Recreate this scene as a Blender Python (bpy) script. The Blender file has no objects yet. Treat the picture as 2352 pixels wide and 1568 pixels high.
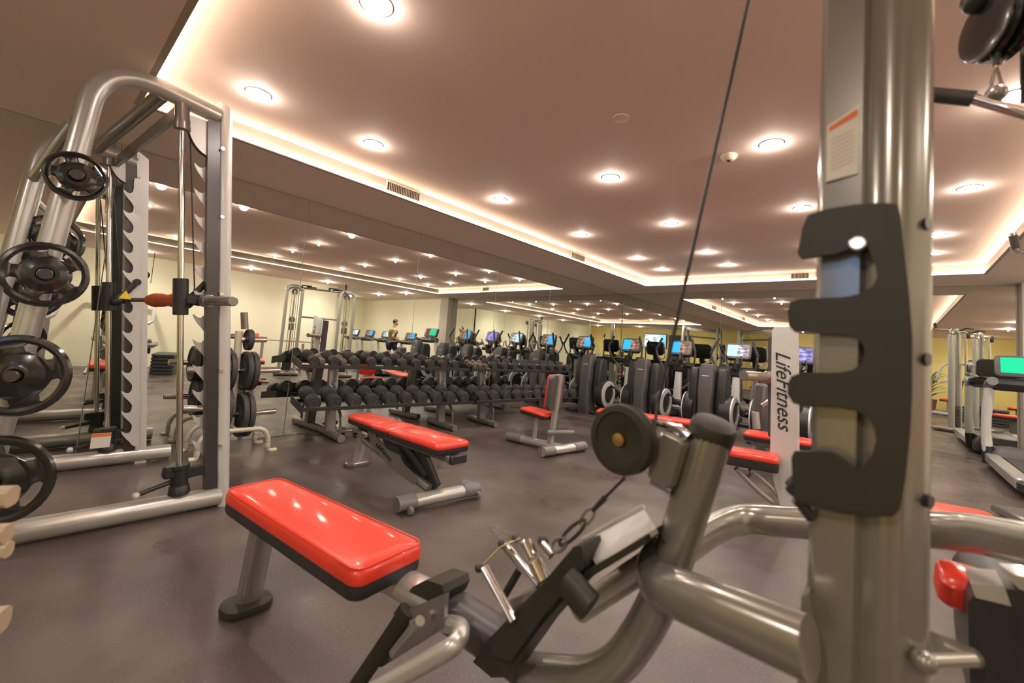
import bpy, bmesh, math, random
from mathutils import Vector, Matrix, Euler
random.seed(7)
PI=math.pi
SC=bpy.context.scene; COL=SC.collection
# ---------------------------------------------------------------- camera frame
F,YAW,PITCH,ROLL,PY=984.1,-.7256,.0742,.0751,-64.1
CAM=Vector((0,0,1.05))
fw=Vector((math.sin(YAW)*math.cos(PITCH),math.cos(YAW)*math.cos(PITCH),math.sin(PITCH)))
r0=Vector((math.cos(YAW),-math.sin(YAW),0)); u0=r0.cross(fw)
rt=r0*math.cos(ROLL)+u0*math.sin(ROLL); up=-r0*math.sin(ROLL)+u0*math.cos(ROLL)
def ray(px,py): return rt*((px-1176)/F)-up*((py-784-PY)/F)+fw
def atZ(px,py,z=0): d=ray(px,py); return CAM+d*((z-CAM.z)/d.z)
def atX(px,py,x): d=ray(px,py); return CAM+d*(x/d.x)
def atY(px,py,y): d=ray(px,py); return CAM+d*(y/d.y)
# ---------------------------------------------------------------- materials
def mat(name,col,rough=.5,metal=0,spec=.5,emit=None,es=0,coat=0,noise=None,bump=0,bscale=60):
    m=bpy.data.materials.new(name); m.use_nodes=True; nt=m.node_tree; b=nt.nodes['Principled BSDF']
    b.inputs['Base Color'].default_value=(*col,1); b.inputs['Roughness'].default_value=rough
    b.inputs['Metallic'].default_value=metal; b.inputs['Specular IOR Level'].default_value=spec
    b.inputs['Coat Weight'].default_value=coat; b.inputs['Coat Roughness'].default_value=.08
    if emit: b.inputs['Emission Color'].default_value=(*emit,1); b.inputs['Emission Strength'].default_value=es
    tc=nt.nodes.new('ShaderNodeTexCoord')
    if noise:
        amt,scale=noise
        n=nt.nodes.new('ShaderNodeTexNoise'); n.inputs['Scale'].default_value=scale; n.inputs['Detail'].default_value=4
        nt.links.new(tc.outputs['Object'],n.inputs['Vector'])
        mx=nt.nodes.new('ShaderNodeMix'); mx.data_type='RGBA'
        mx.inputs[6].default_value=(*[c*(1-amt) for c in col],1); mx.inputs[7].default_value=(*[min(1,c*(1+amt)) for c in col],1)
        nt.links.new(n.outputs['Fac'],mx.inputs[0]); nt.links.new(mx.outputs[2],b.inputs['Base Color'])
    if bump:
        n=nt.nodes.new('ShaderNodeTexNoise'); n.inputs['Scale'].default_value=bscale; n.inputs['Detail'].default_value=3
        nt.links.new(tc.outputs['Object'],n.inputs['Vector'])
        bp=nt.nodes.new('ShaderNodeBump'); bp.inputs['Strength'].default_value=bump; bp.inputs['Distance'].default_value=.004
        nt.links.new(n.outputs['Fac'],bp.inputs['Height']); nt.links.new(bp.outputs['Normal'],b.inputs['Normal'])
    return m
SILVER=mat('silver_paint',(.50,.49,.47),.30,.55,.5,coat=.3,noise=(.06,9))
PLAT=mat('platinum_paint',(.27,.253,.222),.24,.55,.5,coat=.5,noise=(.06,6))
STEELD=mat('dark_silver_paint',(.25,.235,.23),.3,.6,.5,coat=.3,noise=(.08,8))
GUNM=mat('gunmetal',(.085,.082,.085),.28,.7,.5,noise=(.08,8))
WHITE=mat('pale_silver_paint',(.66,.66,.66),.35,.25,coat=.3,noise=(.04,6))
CHROME=mat('chrome',(.72,.71,.69),.12,1,noise=(.03,20))
BLACK=mat('black_plastic',(.022,.022,.024),.38,0,.5,noise=(.2,14))
GLOSSB=mat('gloss_black_grip_plate',(.014,.013,.013),.22,0,.6,coat=.35,noise=(.2,9))
RUBBER=mat('black_rubber',(.048,.046,.048),.5,0,.4,noise=(.25,18),bump=.15)
DARKG=mat('dark_grey_shroud',(.078,.074,.078),.42,0,.5,noise=(.15,8))
MIDG=mat('mid_grey_plastic',(.16,.155,.16),.4,0,.5,noise=(.1,8))
OLIVEB=mat('olive_black_plastic',(.027,.025,.017),.5,0,.4,noise=(.15,10))
RED=mat('red_vinyl',(.72,.04,.018),.34,0,.5,coat=.4,noise=(.07,7),bump=.06,bscale=30)
PADBK=mat('black_vinyl_base',(.03,.028,.03),.5,0,.4,noise=(.2,10))
CREAMP=mat('cream_enamel',(.60,.55,.44),.4,.15,noise=(.08,8))
ORANGE=mat('terracotta_foam',(.42,.09,.035),.75,0,.2,noise=(.2,22),bump=.3)
BEIGE=mat('beige_plastic',(.42,.33,.23),.5,0,noise=(.15,12))
PAPER=mat('sticker_paper',(.72,.70,.64),.6,0,noise=(.03,5))
ORST=mat('sticker_orange',(.75,.18,.05),.6,0,noise=(.05,5))
YELST=mat('sticker_yellow',(.85,.62,.03),.5,0,noise=(.05,5))
INK=mat('ink_black',(.02,.02,.02),.6,0,noise=(.1,5))
BRASS=mat('brass_pin',(.55,.38,.14),.3,.9,noise=(.05,8))
MIRROR=mat('mirror_glass',(.80,.83,.78),.0,1,noise=(.01,1))
SEAM=mat('mirror_seam',(.55,.55,.48),.25,.4,noise=(.05,3))
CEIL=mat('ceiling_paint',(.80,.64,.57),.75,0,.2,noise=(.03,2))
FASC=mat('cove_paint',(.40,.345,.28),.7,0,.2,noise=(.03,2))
CREAMW=mat('cream_wall_paint',(.90,.86,.68),.7,0,.3,noise=(.03,2))
YELW=mat('yellow_wall_paint',(.80,.66,.25),.7,0,.3,noise=(.04,2))
GREYW=mat('grey_beige_paint',(.50,.45,.38),.7,0,.3,noise=(.03,2))
VENTM=mat('vent_dark',(.04,.035,.03),.5,0,noise=(.1,20))
BULB=mat('lamp_disc',(1,1,1),.4,0,emit=(1,.93,.82),es=60)
COVE=mat('led_strip',(1,1,1),.4,0,emit=(1,.83,.64),es=19)
OLIVESH=mat('olive_tshirt',(.21,.18,.07),.85,0,.2,noise=(.15,20))
SKIN=mat('skin',(.55,.30,.19),.5,0,noise=(.08,15))
HAIR=mat('dark_hair',(.03,.02,.015),.6,0,noise=(.2,40))
NAVY=mat('navy_shorts',(.02,.025,.05),.8,0,.2,noise=(.15,20))
LEAF=mat('leaf_green',(.10,.16,.035),.45,0,noise=(.3,9))
POT=mat('pot_clay',(.24,.13,.08),.7,0,noise=(.15,8))
WALLD=mat('dark_curtain',(.05,.05,.055),.7,0,noise=(.2,4))
def floor_mat():
    m=bpy.data.materials.new('rubber_floor'); m.use_nodes=True; nt=m.node_tree; b=nt.nodes['Principled BSDF']; L=nt.links.new
    tc=nt.nodes.new('ShaderNodeTexCoord')
    def noise(s,d=4,r=.5,dist=0):
        n=nt.nodes.new('ShaderNodeTexNoise'); n.inputs['Scale'].default_value=s; n.inputs['Detail'].default_value=d; n.inputs['Roughness'].default_value=r
        n.inputs['Distortion'].default_value=dist; L(tc.outputs['Object'],n.inputs['Vector']); return n
    def ramp(src,a,b_,c0,c1):
        r=nt.nodes.new('ShaderNodeValToRGB'); r.color_ramp.elements[0].position=a; r.color_ramp.elements[1].position=b_
        r.color_ramp.elements[0].color=(*c0,1); r.color_ramp.elements[1].color=(*c1,1); L(src,r.inputs[0]); return r
    big=noise(1.3,3,.5,.1); c=ramp(big.outputs['Fac'],.36,.64,(.046,.034,.031),(.108,.082,.075))  # random mottle, its contrast raised to paint in patches of reflected lamp light
    n3=noise(110,1.5); mu=ramp(n3.outputs['Fac'],.56,.74,(0,0,0),(.6,.6,.6))
    mx=nt.nodes.new('ShaderNodeMix'); mx.data_type='RGBA'; L(mu.outputs[0],mx.inputs[0]); L(c.outputs[0],mx.inputs[6]); mx.inputs[7].default_value=(.17,.128,.115,1)
    L(mx.outputs[2],b.inputs['Base Color'])
    rr=noise(2.2,2.5,.5,.1); r2=ramp(rr.outputs['Fac'],.36,.64,(.27,.27,.27),(.46,.46,.46)); L(r2.outputs[0],b.inputs['Roughness'])
    bn=noise(30,2); bp=nt.nodes.new('ShaderNodeBump'); bp.inputs['Strength'].default_value=.02; bp.inputs['Distance'].default_value=.001
    L(bn.outputs['Fac'],bp.inputs['Height']); L(bp.outputs['Normal'],b.inputs['Normal'])
    b.inputs['Specular IOR Level'].default_value=.7
    return m
FLOORM=floor_mat()
def screen_mat(name,left,right,es=1.6,split=.48):
    m=bpy.data.materials.new(name); m.use_nodes=True; nt=m.node_tree; b=nt.nodes['Principled BSDF']; L=nt.links.new
    tc=nt.nodes.new('ShaderNodeTexCoord'); sp=nt.nodes.new('ShaderNodeSeparateXYZ'); L(tc.outputs['Generated'],sp.inputs[0])
    n=nt.nodes.new('ShaderNodeTexNoise'); n.inputs['Scale'].default_value=5; L(tc.outputs['Generated'],n.inputs['Vector'])
    r=nt.nodes.new('ShaderNodeValToRGB'); r.color_ramp.elements[0].position=.42; r.color_ramp.elements[1].position=.62
    r.color_ramp.elements[0].color=(*[c*.25 for c in right],1); r.color_ramp.elements[1].color=(*right,1); L(n.outputs['Fac'],r.inputs[0])
    g=nt.nodes.new('ShaderNodeMath'); g.operation='GREATER_THAN'; g.inputs[1].default_value=split; L(sp.outputs[0],g.inputs[0])
    mx=nt.nodes.new('ShaderNodeMix'); mx.data_type='RGBA'; L(g.outputs[0],mx.inputs[0]); mx.inputs[6].default_value=(*left,1); L(r.outputs[0],mx.inputs[7])
    b.inputs['Base Color'].default_value=(.01,.01,.01,1); b.inputs['Roughness'].default_value=.15
    L(mx.outputs[2],b.inputs['Emission Color']); b.inputs['Emission Strength'].default_value=es
    return m
SCR_BLUE=screen_mat('screen_blue',(.02,.28,.62),(.30,.16,.12),1.3)
SCR_PALE=screen_mat('screen_pale',(.35,.62,.75),(.55,.5,.55),1.2)
SCR_GREEN=screen_mat('screen_green',(.0,.42,.20),(.30,.05,.04),1.3,.62)
SCR_VIOLET=screen_mat('screen_violet',(.12,.08,.75),(.35,.3,.75),1.2)
SCR_TV=screen_mat('screen_tv',(.08,.3,.8),(.7,.85,1),2.2,.25)
# ---------------------------------------------------------------- mesh builder
def fillet(pts,rad,n=6):
    pts=[Vector(p) for p in pts]
    if rad<=0 or len(pts)<3: return pts
    out=[pts[0]]
    for i in range(1,len(pts)-1):
        a,b,c=pts[i-1],pts[i],pts[i+1]; d1=(a-b); d2=(c-b)
        r=min(rad,d1.length*.49,d2.length*.49); p1=b+d1.normalized()*r; p2=b+d2.normalized()*r
        for k in range(n+1):
            t=k/n; out.append(p1*(1-t)**2+b*2*t*(1-t)+p2*t*t)
    out.append(pts[-1]); return out
class MB:
    def __init__(s): s.v=[]; s.f=[]
    def add(s,vs,fs,M=None):
        o=len(s.v)
        for v in vs:
            v=Vector(v); s.v.append(M@v if M else v)
        for f in fs: s.f.append([i+o for i in f])
        return s
    def box(s,c,d,rot=None,bev=.004,M=None):
        x,y,z=[k/2 for k in d]; b=min(bev,x*.45,y*.45,z*.45)
        vs=[];fs=[]
        # chamfered box: 24 verts
        idx={}
        for sx in (-1,1):
            for sy in (-1,1):
                for sz in (-1,1):
                    idx[(sx,sy,sz,0)]=len(vs); vs.append((sx*x,sy*(y-b),sz*(z-b)))
                    idx[(sx,sy,sz,1)]=len(vs); vs.append((sx*(x-b),sy*y,sz*(z-b)))
                    idx[(sx,sy,sz,2)]=len(vs); vs.append((sx*(x-b),sy*(y-b),sz*z))
        def q(*k): fs.append([idx[i] for i in k])
        for sg in (-1,1):
            a=[(sg,-1,-1,0),(sg,1,-1,0),(sg,1,1,0),(sg,-1,1,0)]; q(*(a if sg>0 else a[::-1]))
            a=[(-1,sg,-1,1),(-1,sg,1,1),(1,sg,1,1),(1,sg,-1,1)]; q(*(a if sg>0 else a[::-1]))
            a=[(-1,-1,sg,2),(1,-1,sg,2),(1,1,sg,2),(-1,1,sg,2)]; q(*(a if sg>0 else a[::-1]))
        for p in (-1,1):
            for r in (-1,1):
                q((-1,p,r,1),(1,p,r,1),(1,p,r,2),(-1,p,r,2)); q((p,-1,r,0),(p,1,r,0),(p,1,r,2),(p,-1,r,2)); q((p,r,-1,0),(p,r,1,0),(p,r,1,1),(p,r,-1,1))
                for t in (-1,1): q((p,r,t,0),(p,r,t,1),(p,r,t,2))
        R=Matrix.Translation(Vector(c))
        if rot is not None: R=R@(rot.to_4x4() if isinstance(rot,Matrix) else Euler(rot).to_matrix().to_4x4())
        if M: R=M@R
        return s.add(vs,fs,R)
    def ring_sweep(s,rings,close=True,caps=True):
        o=len(s.v); n=len(rings[0])
        for r in rings: s.v.extend([Vector(p) for p in r])
        for i in range(len(rings)-1):
            for j in range(n if close else n-1):
                k=(j+1)%n; s.f.append([o+i*n+j,o+i*n+k,o+(i+1)*n+k,o+(i+1)*n+j])
        if caps:
            s.f.append([o+j for j in range(n)][::-1]); s.f.append([o+(len(rings)-1)*n+j for j in range(n)])
        return s
    def tube(s,pts,r,seg=14,bend=0,ry=None,upv=(0,0,1),caps=True,taper=None,rnd=0,nf=6):
        P=fillet(pts,bend,nf); n=len(P); rings=[]; U=Vector(upv)
        for i,p in enumerate(P):
            t=((P[min(i+1,n-1)]-P[max(i-1,0)])).normalized()
            a=U-t*U.dot(t)
            if a.length<.05: a=Vector((1,0,0))-t*t.x
            if a.length<.05: a=Vector((0,1,0))-t*t.y
            a.normalize(); b=t.cross(a)
            rr=r if taper is None else r+(taper-r)*i/(n-1); r2=(ry if ry else rr)
            if taper is not None and ry: r2=ry*rr/r
            ring=[]
            for k in range(seg):
                th=2*PI*k/seg; c_,s_=math.cos(th),math.sin(th)
                if rnd: # squircle
                    m=(abs(c_)**rnd+abs(s_)**rnd)**(-1/rnd); c_*=m; s_*=m
                ring.append(p+a*(r2*c_)+b*(rr*s_))
            rings.append(ring)
        return s.ring_sweep(rings,True,caps)
    def cyl(s,a,b,r,seg=20,r2=None,bev=0):
        a=Vector(a);b=Vector(b)
        if bev:
            d=(b-a).normalized(); L=(b-a).length
            prof=[(r-bev,0),(r,bev),((r2 or r),L-bev),((r2 or r)-bev,L)]
            return s.lathe(prof,a,d,seg)
        return s.tube([a,b],r,seg,taper=r2)
    def lathe(s,prof,o,axis=(0,0,1),seg=24,closed=False,ref=None):
        ax=Vector(axis).normalized(); o=Vector(o)
        a=Vector(ref) if ref else (Vector((0,0,1)) if abs(ax.z)<.9 else Vector((1,0,0))); a=(a-ax*a.dot(ax)).normalized(); b=ax.cross(a)
        rings=[[o+ax*h+(a*math.cos(2*PI*k/seg)+b*math.sin(2*PI*k/seg))*max(r,1e-4) for k in range(seg)] for r,h in prof]
        if closed: rings.append(rings[0])
        return s.ring_sweep(rings,True,not closed)
    def prism(s,poly,a,b):
        """poly: 3D points in a plane; a,b: offset vectors of both caps"""
        poly=[Vector(p) for p in poly]; a=Vector(a);b=Vector(b)
        return s.ring_sweep([[p+a for p in poly],[p+b for p in poly]])
    def slab(s,out,prof,M=None):
        """outline 2D (ccw), profile [(inset,z)]"""
        P=[Vector(p).to_2d() if len(p)>2 else Vector(p) for p in out]
        x0,x1=min(p.x for p in P),max(p.x for p in P); y0,y1=min(p.y for p in P),max(p.y for p in P); cx,cy=(x0+x1)/2,(y0+y1)/2; hx,hy=(x1-x0)/2,(y1-y0)/2
        rings=[]
        for ins,z in prof:
            kx,ky=max(.02,1-ins/hx),max(.02,1-ins/hy)
            r=[Vector((cx+(p.x-cx)*kx,cy+(p.y-cy)*ky,z)) for p in P]
            rings.append([M@p if M else p for p in r])
        return s.ring_sweep(rings)
    def sphere(s,c,r,seg=14,rings=8,M=None):
        rx,ry,rz=(r,r,r) if not hasattr(r,'__len__') else r
        R=[[Vector(c)+Vector((rx*math.sin(PI*i/rings)*math.cos(2*PI*k/seg),ry*math.sin(PI*i/rings)*math.sin(2*PI*k/seg),-rz*math.cos(PI*i/rings))) for k in range(seg)] for i in range(1,rings)]
        if M: R=[[M@p for p in q] for q in R]
        return s.ring_sweep(R)
    def xf(s,M):
        s.v=[M@v for v in s.v]; return s
    def build(s,name,m,parent=None,world=False,label=None,ang=38,fix=True):
        vs=s.v
        if world and parent is not None:
            I=(Matrix.Translation(parent.location)@parent.rotation_euler.to_matrix().to_4x4()).inverted()
            gp=parent.parent
            if gp is not None:
                I=((Matrix.Translation(gp.location)@gp.rotation_euler.to_matrix().to_4x4())@(Matrix.Translation(parent.location)@parent.rotation_euler.to_matrix().to_4x4())).inverted()
            vs=[I@v for v in vs]
        me=bpy.data.meshes.new(name); me.from_pydata([tuple(v) for v in vs],[],s.f); me.update()
        if fix:
            b=bmesh.new(); b.from_mesh(me); bmesh.ops.recalc_face_normals(b,faces=b.faces); b.to_mesh(me); b.free()
        me.polygons.foreach_set('use_smooth',[True]*len(me.polygons)); me.set_sharp_from_angle(angle=math.radians(ang))
        me.materials.append(m); o=bpy.data.objects.new(name,me); COL.objects.link(o)
        if parent is not None: o.parent=parent
        if label: o['label']=label
        return o
def tag(o,label,cat,group=None):
    o['label']=label; o['category']=cat
    if group: o['group']=group
    return o
def thing(name,label,cat,loc=(0,0,0),rz=0,group=None):
    o=bpy.data.objects.new(name,None); COL.objects.link(o); o.empty_display_size=.1
    o.location=loc; o.rotation_euler=(0,0,rz); return tag(o,label,cat,group)
def struct(o): o['kind']='structure'; return o
def dup(root,loc,rz,label,group=None):
    r=root.copy(); COL.objects.link(r); r.location=loc; r.rotation_euler=(0,0,rz); r['label']=label
    if group: r['group']=group
    for ch in list(root.children):
        c=ch.copy(); COL.objects.link(c); c.parent=r
        for g in list(ch.children):
            d=g.copy(); COL.objects.link(d); d.parent=c
    return r
def text(body,size,M,mt,name,parent,ext=.001,shear=.35,label=None,world=True):
    cu=bpy.data.curves.new(name,'FONT'); cu.body=body; cu.size=size; cu.shear=shear; cu.extrude=ext; cu.align_x='CENTER'; cu.align_y='CENTER'
    t=bpy.data.objects.new(name,cu); COL.objects.link(t); dg=bpy.context.evaluated_depsgraph_get()
    me=bpy.data.meshes.new_from_object(t.evaluated_get(dg)); bpy.data.objects.remove(t)
    mb=MB(); mb.v=[M@v.co for v in me.vertices]; mb.f=[list(p.vertices) for p in me.polygons]
    return mb.build(name,mt,parent,world=world,label=label,fix=False)
def rrect(L,W,r,n=5):
    out=[]
    for cx,cy,a0 in ((L/2-r,W/2-r,0),(-L/2+r,W/2-r,90),(-L/2+r,-W/2+r,180),(L/2-r,-W/2+r,270)):
        for k in range(n+1):
            a=math.radians(a0+90*k/n); out.append((cx+r*math.cos(a),cy+r*math.sin(a)))
    return out
def frameM(o,x,z=None,y=None):
    """matrix with local X along x; local Z along z"""
    x=Vector(x).normalized(); z=Vector(z); z=(z-x*z.dot(x)).normalized(); y=z.cross(x)
    return Matrix(((x.x,y.x,z.x,o[0]),(x.y,y.y,z.y,o[1]),(x.z,y.z,z.z,o[2]),(0,0,0,1)))
def pad_mesh(out,T,M=None,crown=.006):
    return MB().slab(out,[(.012,0),(.002,.004),(0,T*.35),(.001,T*.6),(.008,T*.85),(.018,T*.97),(.03,T),(.06,T+crown*.7),(.085,T+crown)],M)
def padbase(out,T,M=None): return MB().slab(out,[(.03,-T),(.006,-T),(.002,-T*.6),(.002,.002)],M)
# ---------------------------------------------------------------- room
W=-4.474; S=2.374; C=2.512; B=8.74; XL,XR,YN,YB=-3.52,.87,.335,7.78
RX=3.15; FX=6.6; YF=-2.7
mb=MB(); mb.add([(W,YF,0),(FX,YF,0),(FX,B,0),(W,B,0)],[(0,1,2,3)]); struct(mb.build('floor',FLOORM,fix=False))
mb=MB()
def quadz(x0,x1,y0,y1,z): mb.add([(x0,y0,z),(x0,y1,z),(x1,y1,z),(x1,y0,z)],[(0,1,2,3)])
for x0,x1,y0,y1 in ((W-.1,XL-.03,YF,B),(XR+.03,FX,YF,B),(XL-.03,XR+.03,YF,YN-.03),(XL-.03,XR+.03,YB+.03,B)):
    mb.box(((x0+x1)/2,(y0+y1)/2,S+.1),(x1-x0,y1-y0,.2),bev=0.0005)
mb.box(((XL+XR)/2,(YN+YB)/2,C+.03),(XR-XL+.4,YB-YN+.4,.06),bev=.0005)
struct(mb.build('ceiling',CEIL))
# cove: fascia set back behind a small lip that hides the LED strip
lip=.04
def ringframe(x0,x1,y0,y1,t,z0,z1):
    m=MB()
    m.box(((x0+x1)/2,y0-t/2,(z0+z1)/2),(x1-x0+2*t,t,z1-z0),bev=.0005); m.box(((x0+x1)/2,y1+t/2,(z0+z1)/2),(x1-x0+2*t,t,z1-z0),bev=.0005)
    m.box((x0-t/2,(y0+y1)/2,(z0+z1)/2),(t,y1-y0,z1-z0),bev=.0005); m.box((x1+t/2,(y0+y1)/2,(z0+z1)/2),(t,y1-y0,z1-z0),bev=.0005)
    return m
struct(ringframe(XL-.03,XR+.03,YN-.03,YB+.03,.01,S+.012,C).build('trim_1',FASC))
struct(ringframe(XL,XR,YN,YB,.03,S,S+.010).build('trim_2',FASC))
m_=ringframe(XL-.006,XR+.006,YN-.006,YB+.006,.018,S+.0105,S+.0145); o=m_.build('cove_light_strip',COVE); tag(o,'warm LED strip hidden along the lip of the ceiling cove','light')
# walls
def wallbox(name,c,d,m): o=MB().box(c,d,bev=.0005).build(name,m); return struct(o)
wallbox('wall_left',(W-.07,(YF+B)/2,1.25),(.12,B-YF+.2,2.5),GREYW)
wallbox('wall_back',(1,B+.07,1.25),(12,.12,2.5),CREAMW)
wallbox('wall_front',(1,YF-.06,1.25),(12,.12,2.5),YELW)
wallbox('wall_right',(RX+.06,1.6,1.25),(.12,8.6,2.5),CREAMW)
wallbox('wall_far_right',(FX+.06,6.8,1.25),(.12,4.2,2.5),CREAMW)
wallbox('wall_side',(4.9,5.84,1.25),(3.4,.12,2.5),CREAMW)
# mirror panels
ys=[-2.66,-1.1,.35,1.79,3.19,4.64,6.0,7.4,8.73]
nm=['behind the smith machine, its far left end','behind the uprights of the smith machine','behind the plate tree and the rack end','behind the left half of the nearer dumbbell rack','where the two dumbbell racks meet','behind the further dumbbell rack','left of the corner, beyond the racks','at the room corner beside the ellipticals']
for i in range(8):
    a,b=ys[i],ys[i+1]; t=thing('mirror_panel','tall mirror panel on the left wall '+nm[i],'mirror',(W,(a+b)/2,0),0,'mirror panels on the left wall')
    MB().box((W+.004,(a+b)/2,S/2),(.006,b-a-.004,S-.004),bev=.001).build('glass',MIRROR,t,world=True)
    MB().box((W+.0045,b-.0025,S/2),(.0075,.003,S-.004),bev=.0005).build('seam',SEAM,t,world=True)
xs=[W+.02,-2.42,-.95,.35,1.28]
nb=['in the room corner behind the ellipticals','behind the middle ellipticals','behind the tall upright post','behind the treadmill at the right edge']
for i in range(4):
    a,b=xs[i],xs[i+1]; t=thing('mirror_panel','tall mirror panel on the back wall '+nb[i],'mirror',((a+b)/2,B,0),0,'mirror panels on the back wall')
    MB().box(((a+b)/2,B-.004,S/2),(b-a-.004,.006,S-.004),bev=.001).build('glass',MIRROR,t,world=True)
    MB().box((b-.0025,B-.0045,S/2),(.003,.0075,S-.004),bev=.0005).build('seam',SEAM,t,world=True)
struct(MB().box((1.28+.2,B-.1,S/2),(.38,.2,S),bev=.002).build('trim_3',GREYW))
# black curtain / door recess on far walls seen in the mirrors
struct(MB().box((-1.6,YF+.03,1.05),(1.0,.04,2.1),bev=.004).build('door_1',WALLD))
# downlights
DL=[(-3.0,.82),(-2.99,1.62),(-2.97,3.04),(-2.94,4.52),(-2.89,6.03),(-2.89,6.98),(-1.72,.88),(-1.765,3.10),(-1.81,4.56),(-1.88,6.03),(-1.86,6.95),(-.6,3.14),(-.617,4.6),(-.6,6.05),(-.6,6.98),(.47,3.21),(.45,4.65),(.37,6.12),(.36,7.0),(-.4,.8),(.5,1.6)]
near=['nearest the left tray corner','second along the left row','third along the left row','fourth along the left row','fifth along the left row','last of the left row by the back cove']
rows={0:'left row',1:'second row',2:'third row',3:'right row'}
def rowlabel(i):
    if i<6: return 'leftmost row',i,6
    if i<11: return 'second row from left',i-6,5
    if i<15: return 'third row from left',i-11,4
    if i<19: return 'rightmost row',i-15,4
    return ('part just above the camera, left one' if i==19 else 'part just above the camera, right one'),0,1
ordn=['nearest','second','third','fourth','fifth','furthest']
def downlight(x,y,z,label,power=16,main=True,wide=False):
    t=thing('downlight',label,'ceiling light',(x,y,z),0,'recessed downlights in the raised ceiling' if main else 'recessed downlights in the lower ceiling')
    MB().lathe([(.058,-.004),(.070,-.004),(.072,0),(.058,0)],(x,y,z),(0,0,1),24,closed=True).build('trim_ring',WHITE,t,world=True)
    MB().lathe([(.001,-.002),(.057,-.002),(.057,-.0005),(.001,-.0005)],(x,y,z),(0,0,1),24).build('lens',BULB,t,world=True)
    for nm,kind,e,dz in (('downlight_glow','POINT',  .13*power,-.034),('downlight_beam','SPOT',.9*power,-.02)):
        l=bpy.data.lights.new(nm,kind); l.energy=e; l.color=(1,.88,.76); l.shadow_soft_size=.014 if kind=='POINT' else .05
        if kind=='SPOT': l.spot_size=math.radians(160); l.spot_blend=.9
        lo=bpy.data.objects.new(nm,l); COL.objects.link(lo); lo.parent=t; lo.location=(0,0,dz)
for i,(x,y) in enumerate(DL):
    r,k,n=rowlabel(i)
    lb='recessed downlight, %s of raised ceiling'%r + ('' if n==1 else (', %s lamp from camera'%ordn[k] if k<n-1 else ', furthest lamp'))
    downlight(x,y,C,lb)
for x,y,w in ((2.1,3.3,'by the cream right wall, above the cable machine'),(2.2,1.4,'by the cream right wall, behind the camera side'),(2.3,5.2,'at the end of the cream right wall'),(1.9,7.4,'above the treadmills, left one'),(3.4,7.4,'above the treadmills, middle one'),(5.2,7.4,'above the treadmills, right one'),(-2.4,-1.4,'over the yellow front wall, left one'),(-.2,-1.4,'over the yellow front wall, middle one'),(2.0,-1.4,'over the yellow front wall, right one')):
    downlight(x,y,S,'recessed downlight in the lower ceiling '+w,66,False,True)
# vents
def vent(c,L,axis,label):
    t=thing('air_vent',label,'air vent',c,0,'slotted vents in the cove'); ax=Vector(axis); nrm=Vector((-ax.y,ax.x,0)) if True else 0
    if (Vector((-1.3,4,0))-Vector((c[0],c[1],0))).dot(nrm)<0: nrm=-nrm
    M=frameM(Vector(c)+nrm*.004,ax,(0,0,1))
    fr=MB()
    for z in (-.046,.046): fr.box((0,0,z),(L+.05,.01,.014),bev=.002,M=M)
    for x in (-L/2-.018,L/2+.018): fr.box((x,0,0),(.014,.01,.1),bev=.002,M=M)
    fr.build('frame',CREAMW,t,world=True)
    MB().box((0,.0,0),(L+.02,.004,.08),bev=.0005,M=M).build('backing',VENTM,t,world=True)
    sl=MB(); n=int(L/.018)
    for i in range(n): sl.box((-L/2+(i+.5)*L/n,0,0),(.005,.012,.078),rot=(0,0,.5),bev=.0005,M=M)
    sl.build('louvre',GREYW,t,world=True)
vent((XL-.02,2.28,2.452),.34,(0,1,0),'slotted air vent in the left cove, nearest the camera')
vent((XL-.02,5.39,2.452),.34,(0,1,0),'slotted air vent in the left cove, above the far dumbbells')
vent((-1.05,YB+.02,2.452),.2,(1,0,0),'slotted air vent in the back cove, left of the tall post')
t=thing('smoke_detector','small white smoke detector on the raised ceiling behind the hanging cable','smoke detector',(-.87,3.18,C))
MB().lathe([(.055,0),(.055,-.012),(.04,-.03),(.02,-.036),(.001,-.036)],(-.87,3.18,C),(0,0,1)).build('housing',CREAMW,t,world=True)
MB().lathe([(.012,-.036),(.012,-.042),(.001,-.042)],(-.87,3.18,C),(0,0,1)).build('sensor',VENTM,t,world=True)
t=tag(MB().lathe([(.05,0),(.05,-.006),(.044,-.008),(.001,-.008)],(-1.267,2.31,C),(0,0,1)).build('ceiling_cover',CEIL),'flush round cover plate in the middle of the raised ceiling','cover plate')
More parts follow.
